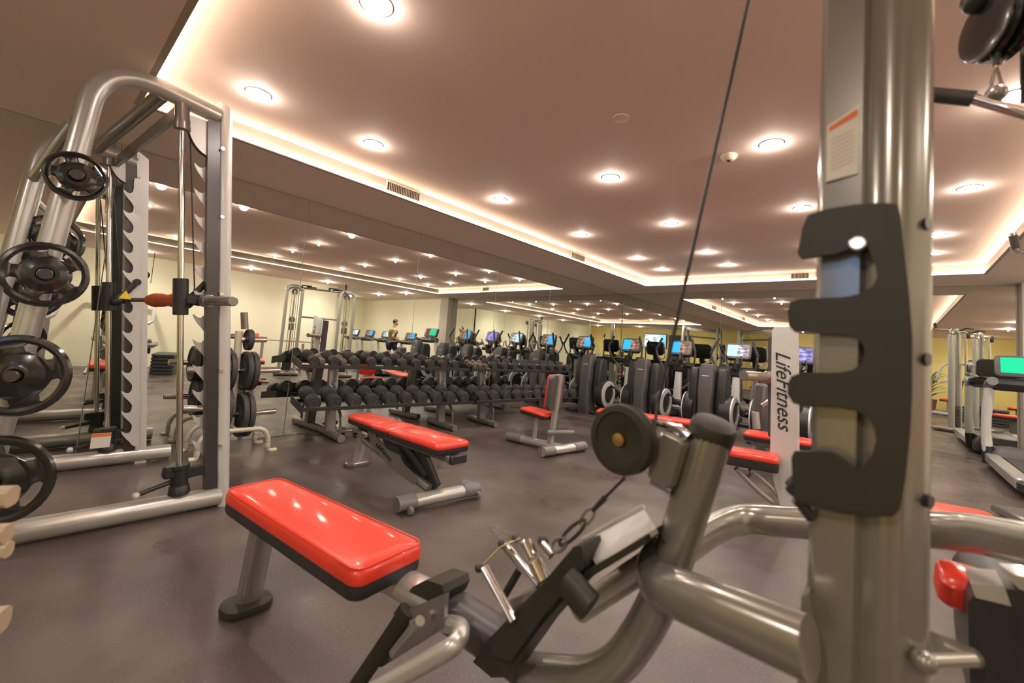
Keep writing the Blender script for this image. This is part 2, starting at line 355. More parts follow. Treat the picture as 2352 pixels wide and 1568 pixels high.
# ---------------------------------------------------------------- smith machine
XN,XF=-2.92,-4.11
sm=thing('smith_machine','silver smith machine frame with guided bar beside the mirrored wall','smith machine',(-3.5,.5,0))
TL=-.1 # lean of uprights: dy per z
def up_(x,z,yb): return Vector((x,yb+TL*z,z))
for side,(x,yb,rdy) in enumerate(((XN,.872,-.205),(XF,.66,-.173))):
    s_=1 if side==0 else -1
    # upright: rounded channel section
    sec=[(-.034,-.032),(.006,-.032),(.026,-.026),(.038,-.008),(.038,.012),(.024,.028),(.004,.034),(-.034,.034)]
    def ring(z,zt=0,sx=s_): return [Vector((x+a*0+b*.0+(.0),0,0)) for a,b in sec]
    m=MB(); rings=[]
    H=2.33 if side==0 else 2.25
    for z,cut in ((0,0),(H-.12,0),(H-.05,.0),(H,.0)):
        r=[]
        for (a,b) in sec:
            zz=z
            if z==H: zz=H-(b+.034)*.7 # sloping top
            p=up_(x,zz,yb); r.append(p+Vector((a*s_,b,0)))
        rings.append(r)
    m.ring_sweep(rings); m.build('upright',WHITE,sm,world=True)
    # inner dark channel
    m=MB(); m.ring_sweep([[up_(x,z,yb)+Vector((dx*s_,dy,0)) for dx,dy in ((-.034,-.09),(.016,-.09),(.016,-.03),(-.034,-.03))] for z in (.05,H-.12)]); m.build('channel',GUNM,sm,world=True)
    bo=MB()
    for z in (.35,.78,1.22,1.66,2.05): p=up_(x,z,yb)+Vector((.030,-.022,0)); bo.cyl(p,p+Vector((.012,0,0)),.010,10)
    bo.build('bolt',CHROME,sm,world=True)
    # catch plate with hooks (teeth toward -y)
    z0=.14; z1=1.98; n=13; st=(z1-z0)/n; poly=[]
    def pt(dy,z): p=up_(x,z,yb); return Vector((p.x+(-.034 if s_>0 else .045),p.y+dy,z))
    b_=-.085 if side==0 else -.05
    poly.append(pt(-.01,z0-.03)); poly.append(pt(-.01,z1+.06)); poly.append(pt(b_+.005,z1+.06)); poly.append(pt(b_,z1+.03))
    left=[]
    for k in range(n):
        za=z0+k*st
        for dy,dz in ((0,0),(-.012,.022),(-.034,.05),(-.052,.08),(-.058,.103),(-.047,.097),(-.033,.086),(-.016,.087),(-.004,.102),(0,.128)):
            left.append(pt(b_+dy,za+dz*st/.142))
    poly+=left[::-1]
    MB().prism(poly,(-.004,0,0),(.004,0,0)).build('catch_plate',WHITE,sm,world=True)
    # arch tube: from the upright top, back and down to the rear leg
    yt=yb+TL*(H-.09)
    a=[(x,yt-.03,H-.09),(x,yt-.53,H-.03),(x,yb-.93,.09)] if side==0 else [(x,yt-.03,H-.09),(x,yt-.48,H-.04),(x,yb-.86,.09)]
    MB().tube(a,.046,20,bend=.30,nf=14,upv=(1,0,0)).build('arch_tube',SILVER,sm,world=True)
    # base tube
    MB().tube([(x,yb-1.0,.055),(x,yb+(-.02 if side==0 else .17),.055)],.052,18).build('base_tube',SILVER,sm,world=True)
    # guide rod
    p0=up_(x,.17,yb+rdy); p1=up_(x,2.16,yb+rdy)
    MB().cyl(p0,p1,.0155,16).build('guide_rod',CHROME,sm,world=True)
    d=(p1-p0).normalized()
    m=MB(); m.lathe([(.018,-.02),(.036,-.02),(.038,.01),(.034,.03),(.034,.13),(.030,.14)],p1-d*.03,d,18); m.lathe([(.03,-.045),(.039,-.04),(.039,-.02),(.018,-.02)],p1-d*.03,d,18); m.build('rod_cap',STEELD,sm,world=True)
    # safety stop
    q=p0+d*.03
    m=MB(); m.lathe([(.05,-.09),(.045,-.05),(.04,-.045),(.04,.04),(.048,.045),(.048,.065),(.02,.067)],q,d,18)
    m.box(q+Vector((0,.075,.02)),(.03,.15,.06),rot=(.12,0,0),bev=.01); m.box(q+Vector((0,-.04,.03)),(.06,.07,.06),bev=.008)
    m.cyl(q+Vector((0,-.02,-.02)),q+Vector((.03,-.17,-.055)),.012,12)
    so=m.build('safety_stop',BLACK,sm,world=True)
    MB().sphere(q+Vector((.034,-.18,-.058)),.018).build('stop_knob',WHITE,so,world=True)
    # bar carriage
    bz=1.17; g=p0+d*((bz-p0.z)/d.z)
    m=MB(); m.cyl(g-d*.09,g+d*.11,.036,20,bev=.004); m.box(g+Vector((0,.055,0)),(.05,.1,.06),bev=.01)
    m.build('bar_carriage',BLACK,sm,world=True)
    # hook lever
    h=g+Vector((.06 if side else -.05,.03,0)); m=MB(); m.tube([h+Vector((0,.0,-.02)),h+Vector((0,.05,.05)),h+Vector((0,.10,.13))],.018,10,ry=.008,upv=(1,0,0)); m.cyl(h+Vector((-.012,.10,.13)),h+Vector((.012,.10,.13)),.024,14); m.sphere(h+Vector((0,.01,-.02)),.032)
    m.build('hook_lever',BLACK,sm,world=True)
    # cable and pulley guard
    yt2=yb+TL*2.1
    cb=MB(); cb.cyl((x-.01*s_,yb-.17-.1*2.1,2.12),(x-.01*s_,g.y+.06,1.22),.0035,8); cb.build('counterweight_cable',BLACK,sm,world=True)
    cc=Vector((x-.015*s_,yt2-.06,2.19))
    arc=[cc+Vector((0,0,.0)),cc+Vector((0,0,-.20))]+[cc+Vector((0,-.13*math.sin(a_),-.20*math.cos(a_))) for a_ in [k*PI/2/8 for k in range(1,9)]]
    pg=MB().prism(arc,(-.012,0,0),(.012,0,0)).build('pulley_guard',WHITE,sm,world=True)
    MB().tube([cc+Vector((0,-.13*math.sin(k*PI/2/10),-.20*math.cos(k*PI/2/10))) for k in range(11)],.016,8,ry=.005,upv=(0,0,1)).build('guard_edge',BLACK,pg,world=True)
    if side==0: GN=g
    else: GF=g
# cross members
MB().tube([(XN,.36,2.25),(XF,.2,2.18)],.036,16).build('cross_tube',STEELD,sm,world=True)
MB().tube([(XN,.06,1.95),(XF,-.06,1.88)],.03,16).build('cross_tube',STEELD,sm,world=True)
MB().tube([(XN,-.03,.10),(XF,-.12,.10)],.035,16).build('cross_tube',SILVER,sm,world=True)
m=MB(); m.ring_sweep([[Vector((XN,.44,2.17)),Vector((XN,.44,2.25)),Vector((XN,.46,2.25)),Vector((XN,.46,2.17))],[Vector((XF,.30,2.09)),Vector((XF,.30,2.17)),Vector((XF,.32,2.17)),Vector((XF,.32,2.09))]]); m.build('cross_plate',STEELD,sm,world=True)
off=Vector((0,.10,0))
bd=(GN-GF).normalized(); bn=GN+off; bf=GF+off
MB().cyl(bf-bd*.12,bn+bd*.05,.0145,14).build('lifting_bar',GUNM,sm,world=True)
m=MB(); m.cyl(bn+bd*.03,bn+bd*.09,.036,18,bev=.004); m.cyl(bn+bd*.09,bn+bd*.36,.0255,18,bev=.003); m.build('bar_sleeve',STEELD,sm,world=True)
m=MB(); m.cyl(bf-bd*.06,bf-bd*.22,.0255,18,bev=.003); m.build('bar_sleeve',CHROME,sm,world=True)
md=(bn*.60+bf*.40); m=MB()
m.lathe([(.018,-.30),(.036,-.285),(.046,-.20),(.043,-.10),(.034,0),(.043,.10),(.046,.20),(.036,.285),(.018,.30)],md,bd,20); tag(m.build('bar_pad',ORANGE),'terracotta foam pad wrapped round the middle of the smith machine bar','bar pad')
tri=MB(); c0=GF+Vector((.135,.07,.03))
tri.prism([c0+Vector((0,-.035,-.03)),c0+Vector((0,.035,-.03)),c0+Vector((0,0,.03))],(0,0,0),(.002,0,0)); tri.build('warning_label',YELST,sm,world=True,label='yellow triangular warning label')
st=MB(); c0=Vector((XF,.43,.2))
st.box(c0+Vector((.05,0,-.01)),(.003,.1,.1),bev=.0005); so=st.build('sticker',PAPER,sm,world=True,label='white sticker with an orange band')
MB().box(c0+Vector((.052,0,.028)),(.002,.1,.022),bev=.0003).build('orange_band',ORST,so,world=True)
# plate horns and plates
def horn_dir(s_): return Vector((s_,0,0))
def grip_plate(R,nh,label,c,ax,th=.034,group='grip plates on the smith machine'):
    """openwork plate, nh slots"""
    M=frameM(c,(0,0,1),ax)  # local z = axis
    t=thing('weight_plate',label,'weight plate',c,0,group)
    m=MB(); o=(0,0,0)
    m.lathe([(R*.80,-th*.28),(R*.88,-th*.5),(R*.96,-th*.42),(R,0),(R*.96,th*.42),(R*.88,th*.5),(R*.80,th*.28)],o,(0,0,1),40,closed=True)
    for k in range(nh):
        a=2*PI*k/nh+.3; R_=Matrix.Rotation(a,4,'Z')
        wk=1.0 if nh==5 else 1.35
        prof=[(R*.40,R*.32*wk),(R*.56,R*.20*wk),(R*.70,R*.19*wk),(R*.85,R*.34*wk)]
        poly=[(x_,y_) for x_,y_ in prof]+[(x_,-y_) for x_,y_ in prof[::-1]]
        m.slab([(a_,b_) for a_,b_ in poly][::-1],[(.012,-th*.30),(.0,-th*.15),(0,th*.15),(.012,th*.30)],R_)
    m.xf(M).build('plate_rim',GLOSSB,t,world=True)
    h=MB(); h.lathe([(.026,-th*.5),(R*.34,-th*.48),(R*.60,-th*.15),(R*.60,th*.15),(R*.50,th*.34),(R*.30,th*.60),(.045,th*.75),(.030,th*.75),(.026,th*.5)],o,(0,0,1),32,closed=True); h.xf(M).build('plate_hub',GLOSSB,t,world=True)
    return t
nearp=[((175,405),-2.80,.112,5,'small black five-slot grip plate on the smith machine, topmost on its near leg'),
       ((103,630),-2.78,.143,5,'black grip plate on near leg of smith machine, second from top'),
       ((40,862),-2.76,.172,4,'large glossy grip plate on near leg of smith machine, third down'),
       ((-12,1105),-2.74,.185,4,'largest black grip plate at the left edge, lowest on the smith machine')]
hm=MB()
for (px,py),x,R,nh,lb in nearp:
    c=atX(px,py,x); c.y=max(c.y,-.16); ay=.0 if R<.15 else -.38
    grip_plate(R,nh,lb,c,(1,ay,0)); e=Vector((1,ay,0)).normalized()
    MB().cyl(c-e*.13,c+e*.05,.0245,18,bev=.003).build('plate_horn',GUNM,sm,world=True)
hm=MB()
for c,R,nh,lb in ((Vector((XF-.13,.06,1.52)),.17,5,'black grip plate on the mirror side of the smith machine, upper one'),(Vector((XF-.13,.0,1.16)),.17,5,'black grip plate on the mirror side of the smith machine, lower one')):
    grip_plate(R,nh,lb,c,(-1,0,0)); MB().cyl((XF,c.y,c.z),(XF-.19,c.y,c.z),.0245,18,bev=.003).build('plate_horn',CHROME,sm,world=True)
# ---------------------------------------------------------------- plate tree
TX=-4.12
pt_=thing('plate_tree','cream plate tree with arched feet standing against the mirror','plate tree',(TX,1.22,0))
for dx in (-.16,.16):
    MB().tube([(TX+dx,.92,.006),(TX+dx,.97,.006),(TX+dx,.97,.12),(TX+dx,1.02,.2),(TX+dx,1.42,.2),(TX+dx,1.47,.12),(TX+dx,1.47,.006),(TX+dx,1.54,.006)],.02,10,bend=.06,ry=.02).build('arched_foot',CREAMP,pt_,world=True)
MB().tube([(TX-.16,1.22,.2),(TX+.16,1.22,.2)],.02,10).build('foot_crossbar',CREAMP,pt_,world=True)
MB().tube([(TX,1.22,.18),(TX,1.20,1.0)],.03,12,ry=.02).build('tree_post',CREAMP,pt_,world=True)
MB().tube([(TX,1.24,1.02),(TX,1.22,1.16)],.028,16).build('bar_holder',STEELD,pt_,world=True)
hn=0
plates=[(1,.30,.185,2,'lower'),(1,.665,.165,2,'middle'),(-1,.36,.185,2,'lower'),(-1,.665,.165,3,'middle'),(1,.93,.09,1,'top')]
for sd,z,R,n,wh in plates:
    y0=1.22; L=.34 if z<.9 else .2
    MB().cyl((TX,y0,z),(TX,y0+sd*L,z+.01),.0245,16,bev=.003).build('horn',CHROME,pt_,world=True)
    for k in range(n):
        c=Vector((TX,y0+sd*(.06+k*.047),z)); 
        o=MB().lathe([(.026,-.018),(R*.42,-.018),(R*.45,-.012),(R*.8,-.012),(R*.84,-.02),(R*.97,-.02),(R,-.012),(R,.012),(R*.97,.02),(R*.84,.02),(R*.8,.012),(R*.45,.012),(R*.42,.018),(.026,.018)],c,(0,1,0),32,closed=True).build('weight_plate',RUBBER)
        tag(o,'black weight plate on %s %s peg of plate tree, %s'%(('right','left')[sd<0],wh,('against the post','next outward','outermost')[k] if n>1 else 'a small one'),'weight plate','plates on the plate tree')
# ---------------------------------------------------------------- dumbbell racks
RA=math.radians(5.5); U=Vector((math.sin(RA),math.cos(RA),0)); V=Vector((-math.cos(RA),math.sin(RA),0)) # U along, V to the wall
R0=Vector((-3.93,2.08,0))
def RP(s,v,z): return R0+U*s+V*v+Vector((0,0,z))
RM=lambda s,v,z: frameM(RP(s,v,z),U,(0,0,1))
def rack(s0,s1,feet,label):
    t=thing('dumbbell_rack',label,'dumbbell rack',RP((s0+s1)/2,.3,0),0,'dumbbell racks along the mirror')
    for f in feet:
        m=MB(); m.tube([RP(f,0,.04),RP(f,.56,.04)],.034,14,ry=.036,rnd=3); m.build('foot',STEELD,t,world=True)
        m=MB(); m.ring_sweep([[RP(f-a,b,z) for a,b in ((.045,.30+k),(.045,.36+k),(-.045,.36+k),(-.045,.30+k))] for z,k in ((.06,-.02),(.35,.0),(.76,.06))]); m.build('post',STEELD,t,world=True)
        MB().tube([RP(f+.02,.10,.07),RP(f+.02,.10,.2),RP(f+.02,.16,.28),RP(f+.02,.26,.31)],.02,10,bend=.06,ry=.012,upv=tuple(U)).build('curved_bracket',STEELD,t,world=True)
        Mt=frameM(RP(f-.0,.285+.03,.54),(0,0,1),tuple(-V)); text('LifeFitness',.06,Mt,INK,'lettering',t)
    for z,v0,v1,nm_ in ((.32,.02,.30,'lower_shelf'),(.70,.16,.40,'upper_shelf')):
        m=MB()
        L=s1-s0; cx=(s0+s1)/2
        m.box((0,0,0),(L,.022,.035),bev=.003,M=RM(cx,v0,z+.01)); m.box((0,0,0),(L,.022,.035),bev=.003,M=RM(cx,v1,z+.05))
        m.box((0,0,0),(L,.11,.006),rot=(-.14,0,0),bev=.001,M=RM(cx,(v0+v1)/2-.075,z+.012)); m.box((0,0,0),(L,.11,.006),rot=(-.14,0,0),bev=.001,M=RM(cx,(v0+v1)/2+.075,z+.034))
        for s_ in (s0,s1):
            m.ring_sweep([[RP(s_+e,v0-.015,z-.02),RP(s_+e,v1+.03,z+.03),RP(s_+e,v1+.03,z+.10),RP(s_+e,v0-.015,z+.05)] for e in (-.004,.004)])
        m.build(nm_,BLACK,t,world=True)
    return t
rack(-.36,1.62,(.03,1.36),'two-tier dumbbell rack nearer the camera, against the mirror')
rack(1.66,3.66,(2.0,3.2),'two-tier dumbbell rack further along the mirror, ending by the ellipticals')
def dumb_proto(name,R,L,hm,head,chrome=False,hexa=False):
    t=thing(name,'','dumbbell'); seg=6 if hexa else 22
    for s_ in (-1,1):
        m=MB()
        if hexa: m.lathe([(R*.75,L*.16),(R,L*.22),(R,L*.44),(R*.8,L*.5)],(0,0,0),(s_,0,0),6)
        else: m.lathe([(R*.55,L*.17),(R*.9,L*.19),(R,L*.22),(R,L*.44),(R*.94,L*.485),(R*.80,L*.495),(R*.78,L*.485),(R*.5,L*.485),(.001,L*.485)],(0,0,0),(s_,0,0),24)
        hh_=m.build('head',hm,t)
        if not hexa: MB().lathe([(R*.42,L*.484),(R*.42,L*.49),(R*.62,L*.49),(R*.62,L*.484)],(0,0,0),(s_,0,0),22,closed=True).build('cap_ring',DARKG,hh_)
    MB().cyl((-L*.2,0,0),(L*.2,0,0),.015,12).build('handle',head,t)
    return t
big=dumb_proto('dumbbell',.068,.31,RUBBER,CHROME); mid=dumb_proto('dumbbell',.050,.25,RUBBER,CHROME); hexd=dumb_proto('hex_dumbbell',.036,.2,mat('worn_steel',(.34,.28,.24),.35,.8,noise=(.2,20)),CHROME,hexa=True)
usedp=set()
def place(proto,s,v,z,tilt,label,group):
    p=RP(s,v,z); ang=math.atan2(-V.y,-V.x)+random.uniform(-.05,.05)
    if proto.name not in usedp:
        usedp.add(proto.name); o=proto; o.location=p; o['label']=label; o['group']=group
    else: o=dup(proto,p,ang,label,group)
    o.rotation_euler=(0,0,ang); o.rotation_euler=(0,tilt,ang)
ordw=['first','second','third','fourth','fifth','sixth','seventh','eighth','ninth','tenth','eleventh','twelfth']
TT=.24
n1=[-.25+k*.192 for k in range(10)]; n2=[1.77+k*.198 for k in range(10)]
for k,s in enumerate(n1): place(big,s,.155,.350+.068,TT,'large round dumbbell on lower tier of nearer rack, %s from left'%ordw[k],'dumbbells on the lower tiers')
for k,s in enumerate(n2): place(big,s,.155,.350+.068,TT,'large round dumbbell on lower tier of further rack, %s from left'%ordw[k],'dumbbells on the lower tiers')
k=0
for s,pr in ((-.24,mid),(-.15,hexd),(-.05,mid),(.06,hexd),(.17,mid),(.35,mid),(.53,mid),(.71,mid),(.89,mid),(1.07,mid),(1.25,mid),(1.42,mid)):
    if pr is mid: place(mid,s,.285,.738+.050,TT,'round black dumbbell on upper tier of nearer rack, %s from left'%ordw[k],'dumbbells on the upper tiers'); k+=1
    else: place(hexd,s,.285,.735+.040,TT,'small steel hex dumbbell on upper tier of nearer rack, %s of two'%('left' if s<0 else 'right'),'small hex dumbbells')
k=0; hx=0
for s,pr in ((1.73,hexd),(1.83,hexd),(1.93,hexd),(2.05,mid),(2.24,mid),(2.43,mid),(2.62,mid),(2.81,mid),(3.0,mid),(3.19,mid),(3.38,mid),(3.56,mid)):
    if pr is mid: place(mid,s,.285,.738+.050,TT,'round black dumbbell on upper tier of further rack, %s from left'%ordw[k],'dumbbells on the upper tiers'); k+=1
    else: place(hexd,s,.285,.735+.040,TT,'small worn steel hex dumbbell at the start of the further rack, %s of three'%ordw[hx],'small hex dumbbells'); hx+=1
def floor_db(c,label,rz): 
    o=dup(hexd,c,rz,label,'small dumbbells on the floor'); return o
floor_db(RP(.25,.35,.036),'small hex dumbbell lying on the floor under the nearer rack',1.1)
# ---------------------------------------------------------------- adjustable bench (middle)
BY=1.87
ab=thing('adjustable_bench','flat-set adjustable bench with three-piece red pad in front of the dumbbell racks','bench',(-2.6,BY,0))
ZP=.375
def rpad(x0,x1,y,w,z,T,parent,nm='seat_pad',r=.04,taper=0,rot=0,bT=.03):
    L=x1-x0; out=rrect(L,w,r)
    if taper: out=[(a,b*(1-taper*(.5-a/L))) for a,b in out]
    M=Matrix.Translation(((x0+x1)/2,y,z))@Matrix.Rotation(rot,4,'Z')
    o=pad_mesh(out,T,M).build(nm,RED,parent,world=True)
    padbase(out,bT,M).build('pad_base',PADBK,o,world=True); return o
rpad(-3.24,-2.84,BY,.26,ZP,.035,ab,'head_pad',.05,.15); rpad(-2.84,-2.62,BY,.27,ZP,.035,ab,'middle_pad',.02); rpad(-2.62,-2.05,BY,.28,ZP,.038,ab,'back_pad',.04)
m=MB(); 
for dy in (-.05,.05): m.box((-2.45,BY+dy,ZP-.055),(.84,.03,.04),bev=.006)
m.build('pad_rail',MIDG,ab,world=True); MB().box((-2.015,BY,ZP-.055),(.03,.13,.055),bev=.015).build('rail_end_cap',BLACK,ab,world=True)
MB().tube([(-3.14,BY-.03,.30),(-3.05,BY-.03,.235),(-2.22,BY-.03,.09)],.036,16,bend=.1,ry=.03).build('main_tube',STEELD,ab,world=True)
MB().tube([(-3.2,BY,.03),(-3.14,BY,.31)],.042,16,ry=.028).build('rear_leg',SILVER,ab,world=True)
MB().slab(rrect(.1,.2,.04),[(.006,0),(0,.01),(0,.03),(.012,.04)],Matrix.Translation((-3.2,BY,0))).build('rear_foot',STEELD,ab,world=True)
def sideplate(y): 
    pts=[(-2.96,.33),(-2.86,.345),(-2.82,.30),(-2.66,.25),(-2.52,.245),(-2.46,.19),(-2.36,.165),(-2.31,.115),(-2.34,.09),(-2.6,.135),(-2.88,.23)]
    return MB().prism([(a,y,b) for a,b in pts],(0,-.004,0),(0,.004,0))
sp=sideplate(BY-.075).build('side_plate',STEELD,ab,world=True); sideplate(BY+.03).build('side_plate',STEELD,ab,world=True)
text('LifeFitness',.052,frameM((-2.72,BY-.081,.225),(1,0,-.33),(0,-1,0)),INK,'lettering',sp)
m=MB(); m.tube([(-2.62,BY,.3),(-2.3,BY,.13)],.03,10,ry=.05); m.tube([(-2.42,BY,.33),(-2.2,BY,.1)],.02,10,ry=.05); m.build('support_arm',BLACK,ab,world=True)
MB().tube([(-2.2,BY-.30,.055),(-2.13,BY+.30,.055)],.047,18,ry=.04).build('front_foot',SILVER,ab,world=True)
for a,b in (((-2.2,BY-.30,.055),(-2.186,BY-.18,.055)),((-2.13,BY+.30,.055),(-2.144,BY+.18,.055))):
    MB().tube([a,b],.052,18,ry=.045).build('foot_cap',MIDG,ab,world=True)
for y in (-.24,.27): MB().lathe([(.001,-.012),(.02,-.012),(.026,-.006),(.026,.006),(.02,.012),(.001,.012)],(-2.165+y*.1+.055,BY+y,.028),(0,1,0)).build('wheel',MIDG,ab,world=True)
m=MB(); m.cyl((-3.1,BY-.02,.24),(-3.24,BY-.02,.225),.012,12); m.build('pull_handle',BLACK,ab,world=True)
m=MB(); m.sphere((-3.0,BY-.07,.30),(.05,.03,.035)); m.build('pivot_cover',CHROME,ab,world=True)
# ---------------------------------------------------------------- utility bench with upright back
ub=thing('utility_bench','upright utility bench with small red seat and vertical red back pad','bench',(-2.6,3.7,0))
MB().tube([(-2.515,3.42,.05),(-2.43,4.04,.05)],.052,18,ry=.044).build('cross_foot',SILVER,ub,world=True)
for a,b in (((-2.515,3.42,.05),(-2.495,3.57,.05)),((-2.43,4.04,.05),(-2.45,3.87,.05))): MB().tube([a,b],.057,18,ry=.049).build('foot_cap',MIDG,ub,world=True)
MB().tube([(-2.47,3.73,.05),(-3.17,3.66,.05)],.05,18,ry=.042).build('base_beam',SILVER,ub,world=True)
MB().tube([(-3.17,3.66,.05),(-2.98,3.68,.05)],.055,18,ry=.047).build('foot_cap',MIDG,ub,world=True)
MB().tube([(-2.62,3.70,.07),(-2.56,3.71,.79)],.028,12,ry=.032,rnd=4).build('back_post',SILVER,ub,world=True)
MB().tube([(-2.83,3.69,.07),(-2.80,3.69,.34)],.03,12,ry=.02).build('seat_post',SILVER,ub,world=True)
out=rrect(.34,.26,.05); Mb=frameM((-2.625,3.705,.60),(.08,.01,1),(-1,-.1,0))
o=pad_mesh(rrect(.37,.27,.05),.03,Mb).build('back_pad',RED,ub,world=True); padbase(rrect(.37,.27,.05),.045,Mb).build('pad_base',DARKG,o,world=True)
Ms=frameM((-2.80,3.69,.36),(1,.12,-.10),(0,0,1))
o=pad_mesh(rrect(.34,.25,.05),.03,Ms).build('seat_pad',RED,ub,world=True); padbase(rrect(.34,.25,.05),.03,Ms).build('pad_base',PADBK,o,world=True)
MB().box((-2.588,3.695,.27),(.004,.03,.1),bev=.0005).build('sticker',PAPER,ub,world=True,label='white sticker')
m=MB(); m.cyl((-2.6,3.6,.2),(-2.45,3.86,.2),.026,14); m.build('roller_peg',MIDG,ub,world=True)
# ---------------------------------------------------------------- flat benches
def flat_bench(loc,rz,label,L=1.05,h=.40,w=.27,bent=False):
    t=thing('flat_bench',label,'bench',loc,rz,'plain flat benches further back')
    out=rrect(L,w,.05); M=Matrix.Translation((0,0,h-.05))
    o=pad_mesh(out,.04,M).build('seat_pad',RED,t); padbase(out,.035,M).build('pad_base',PADBK,o)
    MB().box((0,0,h-.115),(L*.8,.06,.06),bev=.01).build('spine',STEELD,t)
    for s_ in (-1,1):
        MB().tube([(s_*L*.34,0,h-.12),(s_*L*.42,0,.04)],.03,12,ry=.022).build('leg',SILVER,t)
        MB().tube([(s_*L*.42,-.25,.035),(s_*L*.42,.25,.035)],.033,12,ry=.028).build('foot',STEELD,t)
    return t
flat_bench((-2.05,4.72,0),.30,'red flat bench behind the round pulley, in front of the ellipticals',1.1,.40)
flat_bench((-.80,4.84,0),.10,'short red flat bench far back, left of the lettered post',.55,.40,.3)
flat_bench((-.30,4.95,0),.1,'short red flat bench far back, right of the lettered post',.5,.40,.3)
flat_bench((.10,2.95,0),.25,'red flat bench right of the tall post, beside the walkway',.62,.44,.3)
# ---------------------------------------------------------------- lettered post station
ls=thing('chest_press_station','pale lettered station post with round arm and red seat behind guard rail','weight machine',(-.6,3.75,0))
Y1=3.75
pp=[(1776,760),(1782,752),(1832,750),(1834,900),(1834,1100),(1862,1178),(1800,1182),(1780,1100),(1772,1040),(1774,900)]
poly=[atY(a,b,Y1) for a,b in pp]
for p in poly: p.z=max(p.z,.0)
po=MB().prism(poly,(0,-.05,0),(0,.05,0)).build('post',WHITE,ls,world=True)
text('LifeFitness',.135,frameM(atY(1799,895,Y1-.052),tuple(atY(1802,965,Y1)-atY(1797,820,Y1)),(0,-1,0)),INK,'lettering',po,ext=.0015,shear=.4)
poly=[atY(a,b,Y1+.06) for a,b in [(1764,775),(1778,770),(1776,1010),(1764,1000)]]
MB().prism(poly,(0,0,0),(0,.1,0)).build('rear_channel',DARKG,ls,world=True)
a=atY(1708,862,Y1-.25); b=atY(1765,866,Y1)
m=MB(); m.cyl(a,b,.036,20,bev=.005); m.sphere(b,.05); m.build('arm',mat('champagne_metal',(.42,.35,.27),.3,.7,noise=(.05,8)),ls,world=True)
MB().cyl(a-(b-a)*.02,a+(b-a)*.03,.038,20,bev=.004).build('arm_cap',MIDG,ls,world=True)
c1=atZ(1568,1008,.42); c2=atZ(1790,1046,.42); cc=(c1+c2)/2; L=(c2-c1).length
M=frameM((cc.x,cc.y+.02,.37),tuple(c2-c1),(0,0,1)); out=rrect(L,.24,.04)
o=pad_mesh(out,.045,M).build('seat_pad',RED,ls,world=True); padbase(out,.06,M).build('pad_base',PADBK,o,world=True)
g=atZ(1690,1075,.28); h=atZ(1788,1163,.03)
MB().tube([g,(g+h)/2+Vector((0,0,-.02)),h],.018,12,bend=.1).build('seat_strut',SILVER,ls,world=True)
g2=g+Vector((.08,.06,0)); MB().tube([g2,(g2+h)/2+Vector((.03,.02,.02)),h+Vector((.06,.04,0))],.016,12,bend=.1).build('seat_strut',SILVER,ls,world=True)
# preacher style handles behind (roller station)
rs=thing('leg_curl_station','black and chrome weight station with stubby rollers between the lettered post and the ellipticals','weight machine',(-1.1,5.6,0))
p0=atY(1745,1000,5.4); p0.z=0
MB().box((p0.x,5.4,.42),(.12,.2,.84),bev=.03).build('weight_housing',DARKG,rs,world=True)
m=MB(); a=atY(1735,945,5.3); m.cyl(a,atY(1738,985,5.3),.04,16,bev=.006); m.build('roller',SILVER,rs,world=True)
m=MB(); a=atY(1750,930,5.25); m.tube([a,a+Vector((.1,0,.08)),a+Vector((.22,0,0)),a+Vector((.26,.05,-.15))],.022,12,bend=.05); m.build('handle',CHROME,rs,world=True)
MB().box((p0.x+.1,5.4,.03),(.6,.5,.05),bev=.01).build('base_frame',STEELD,rs,world=True)
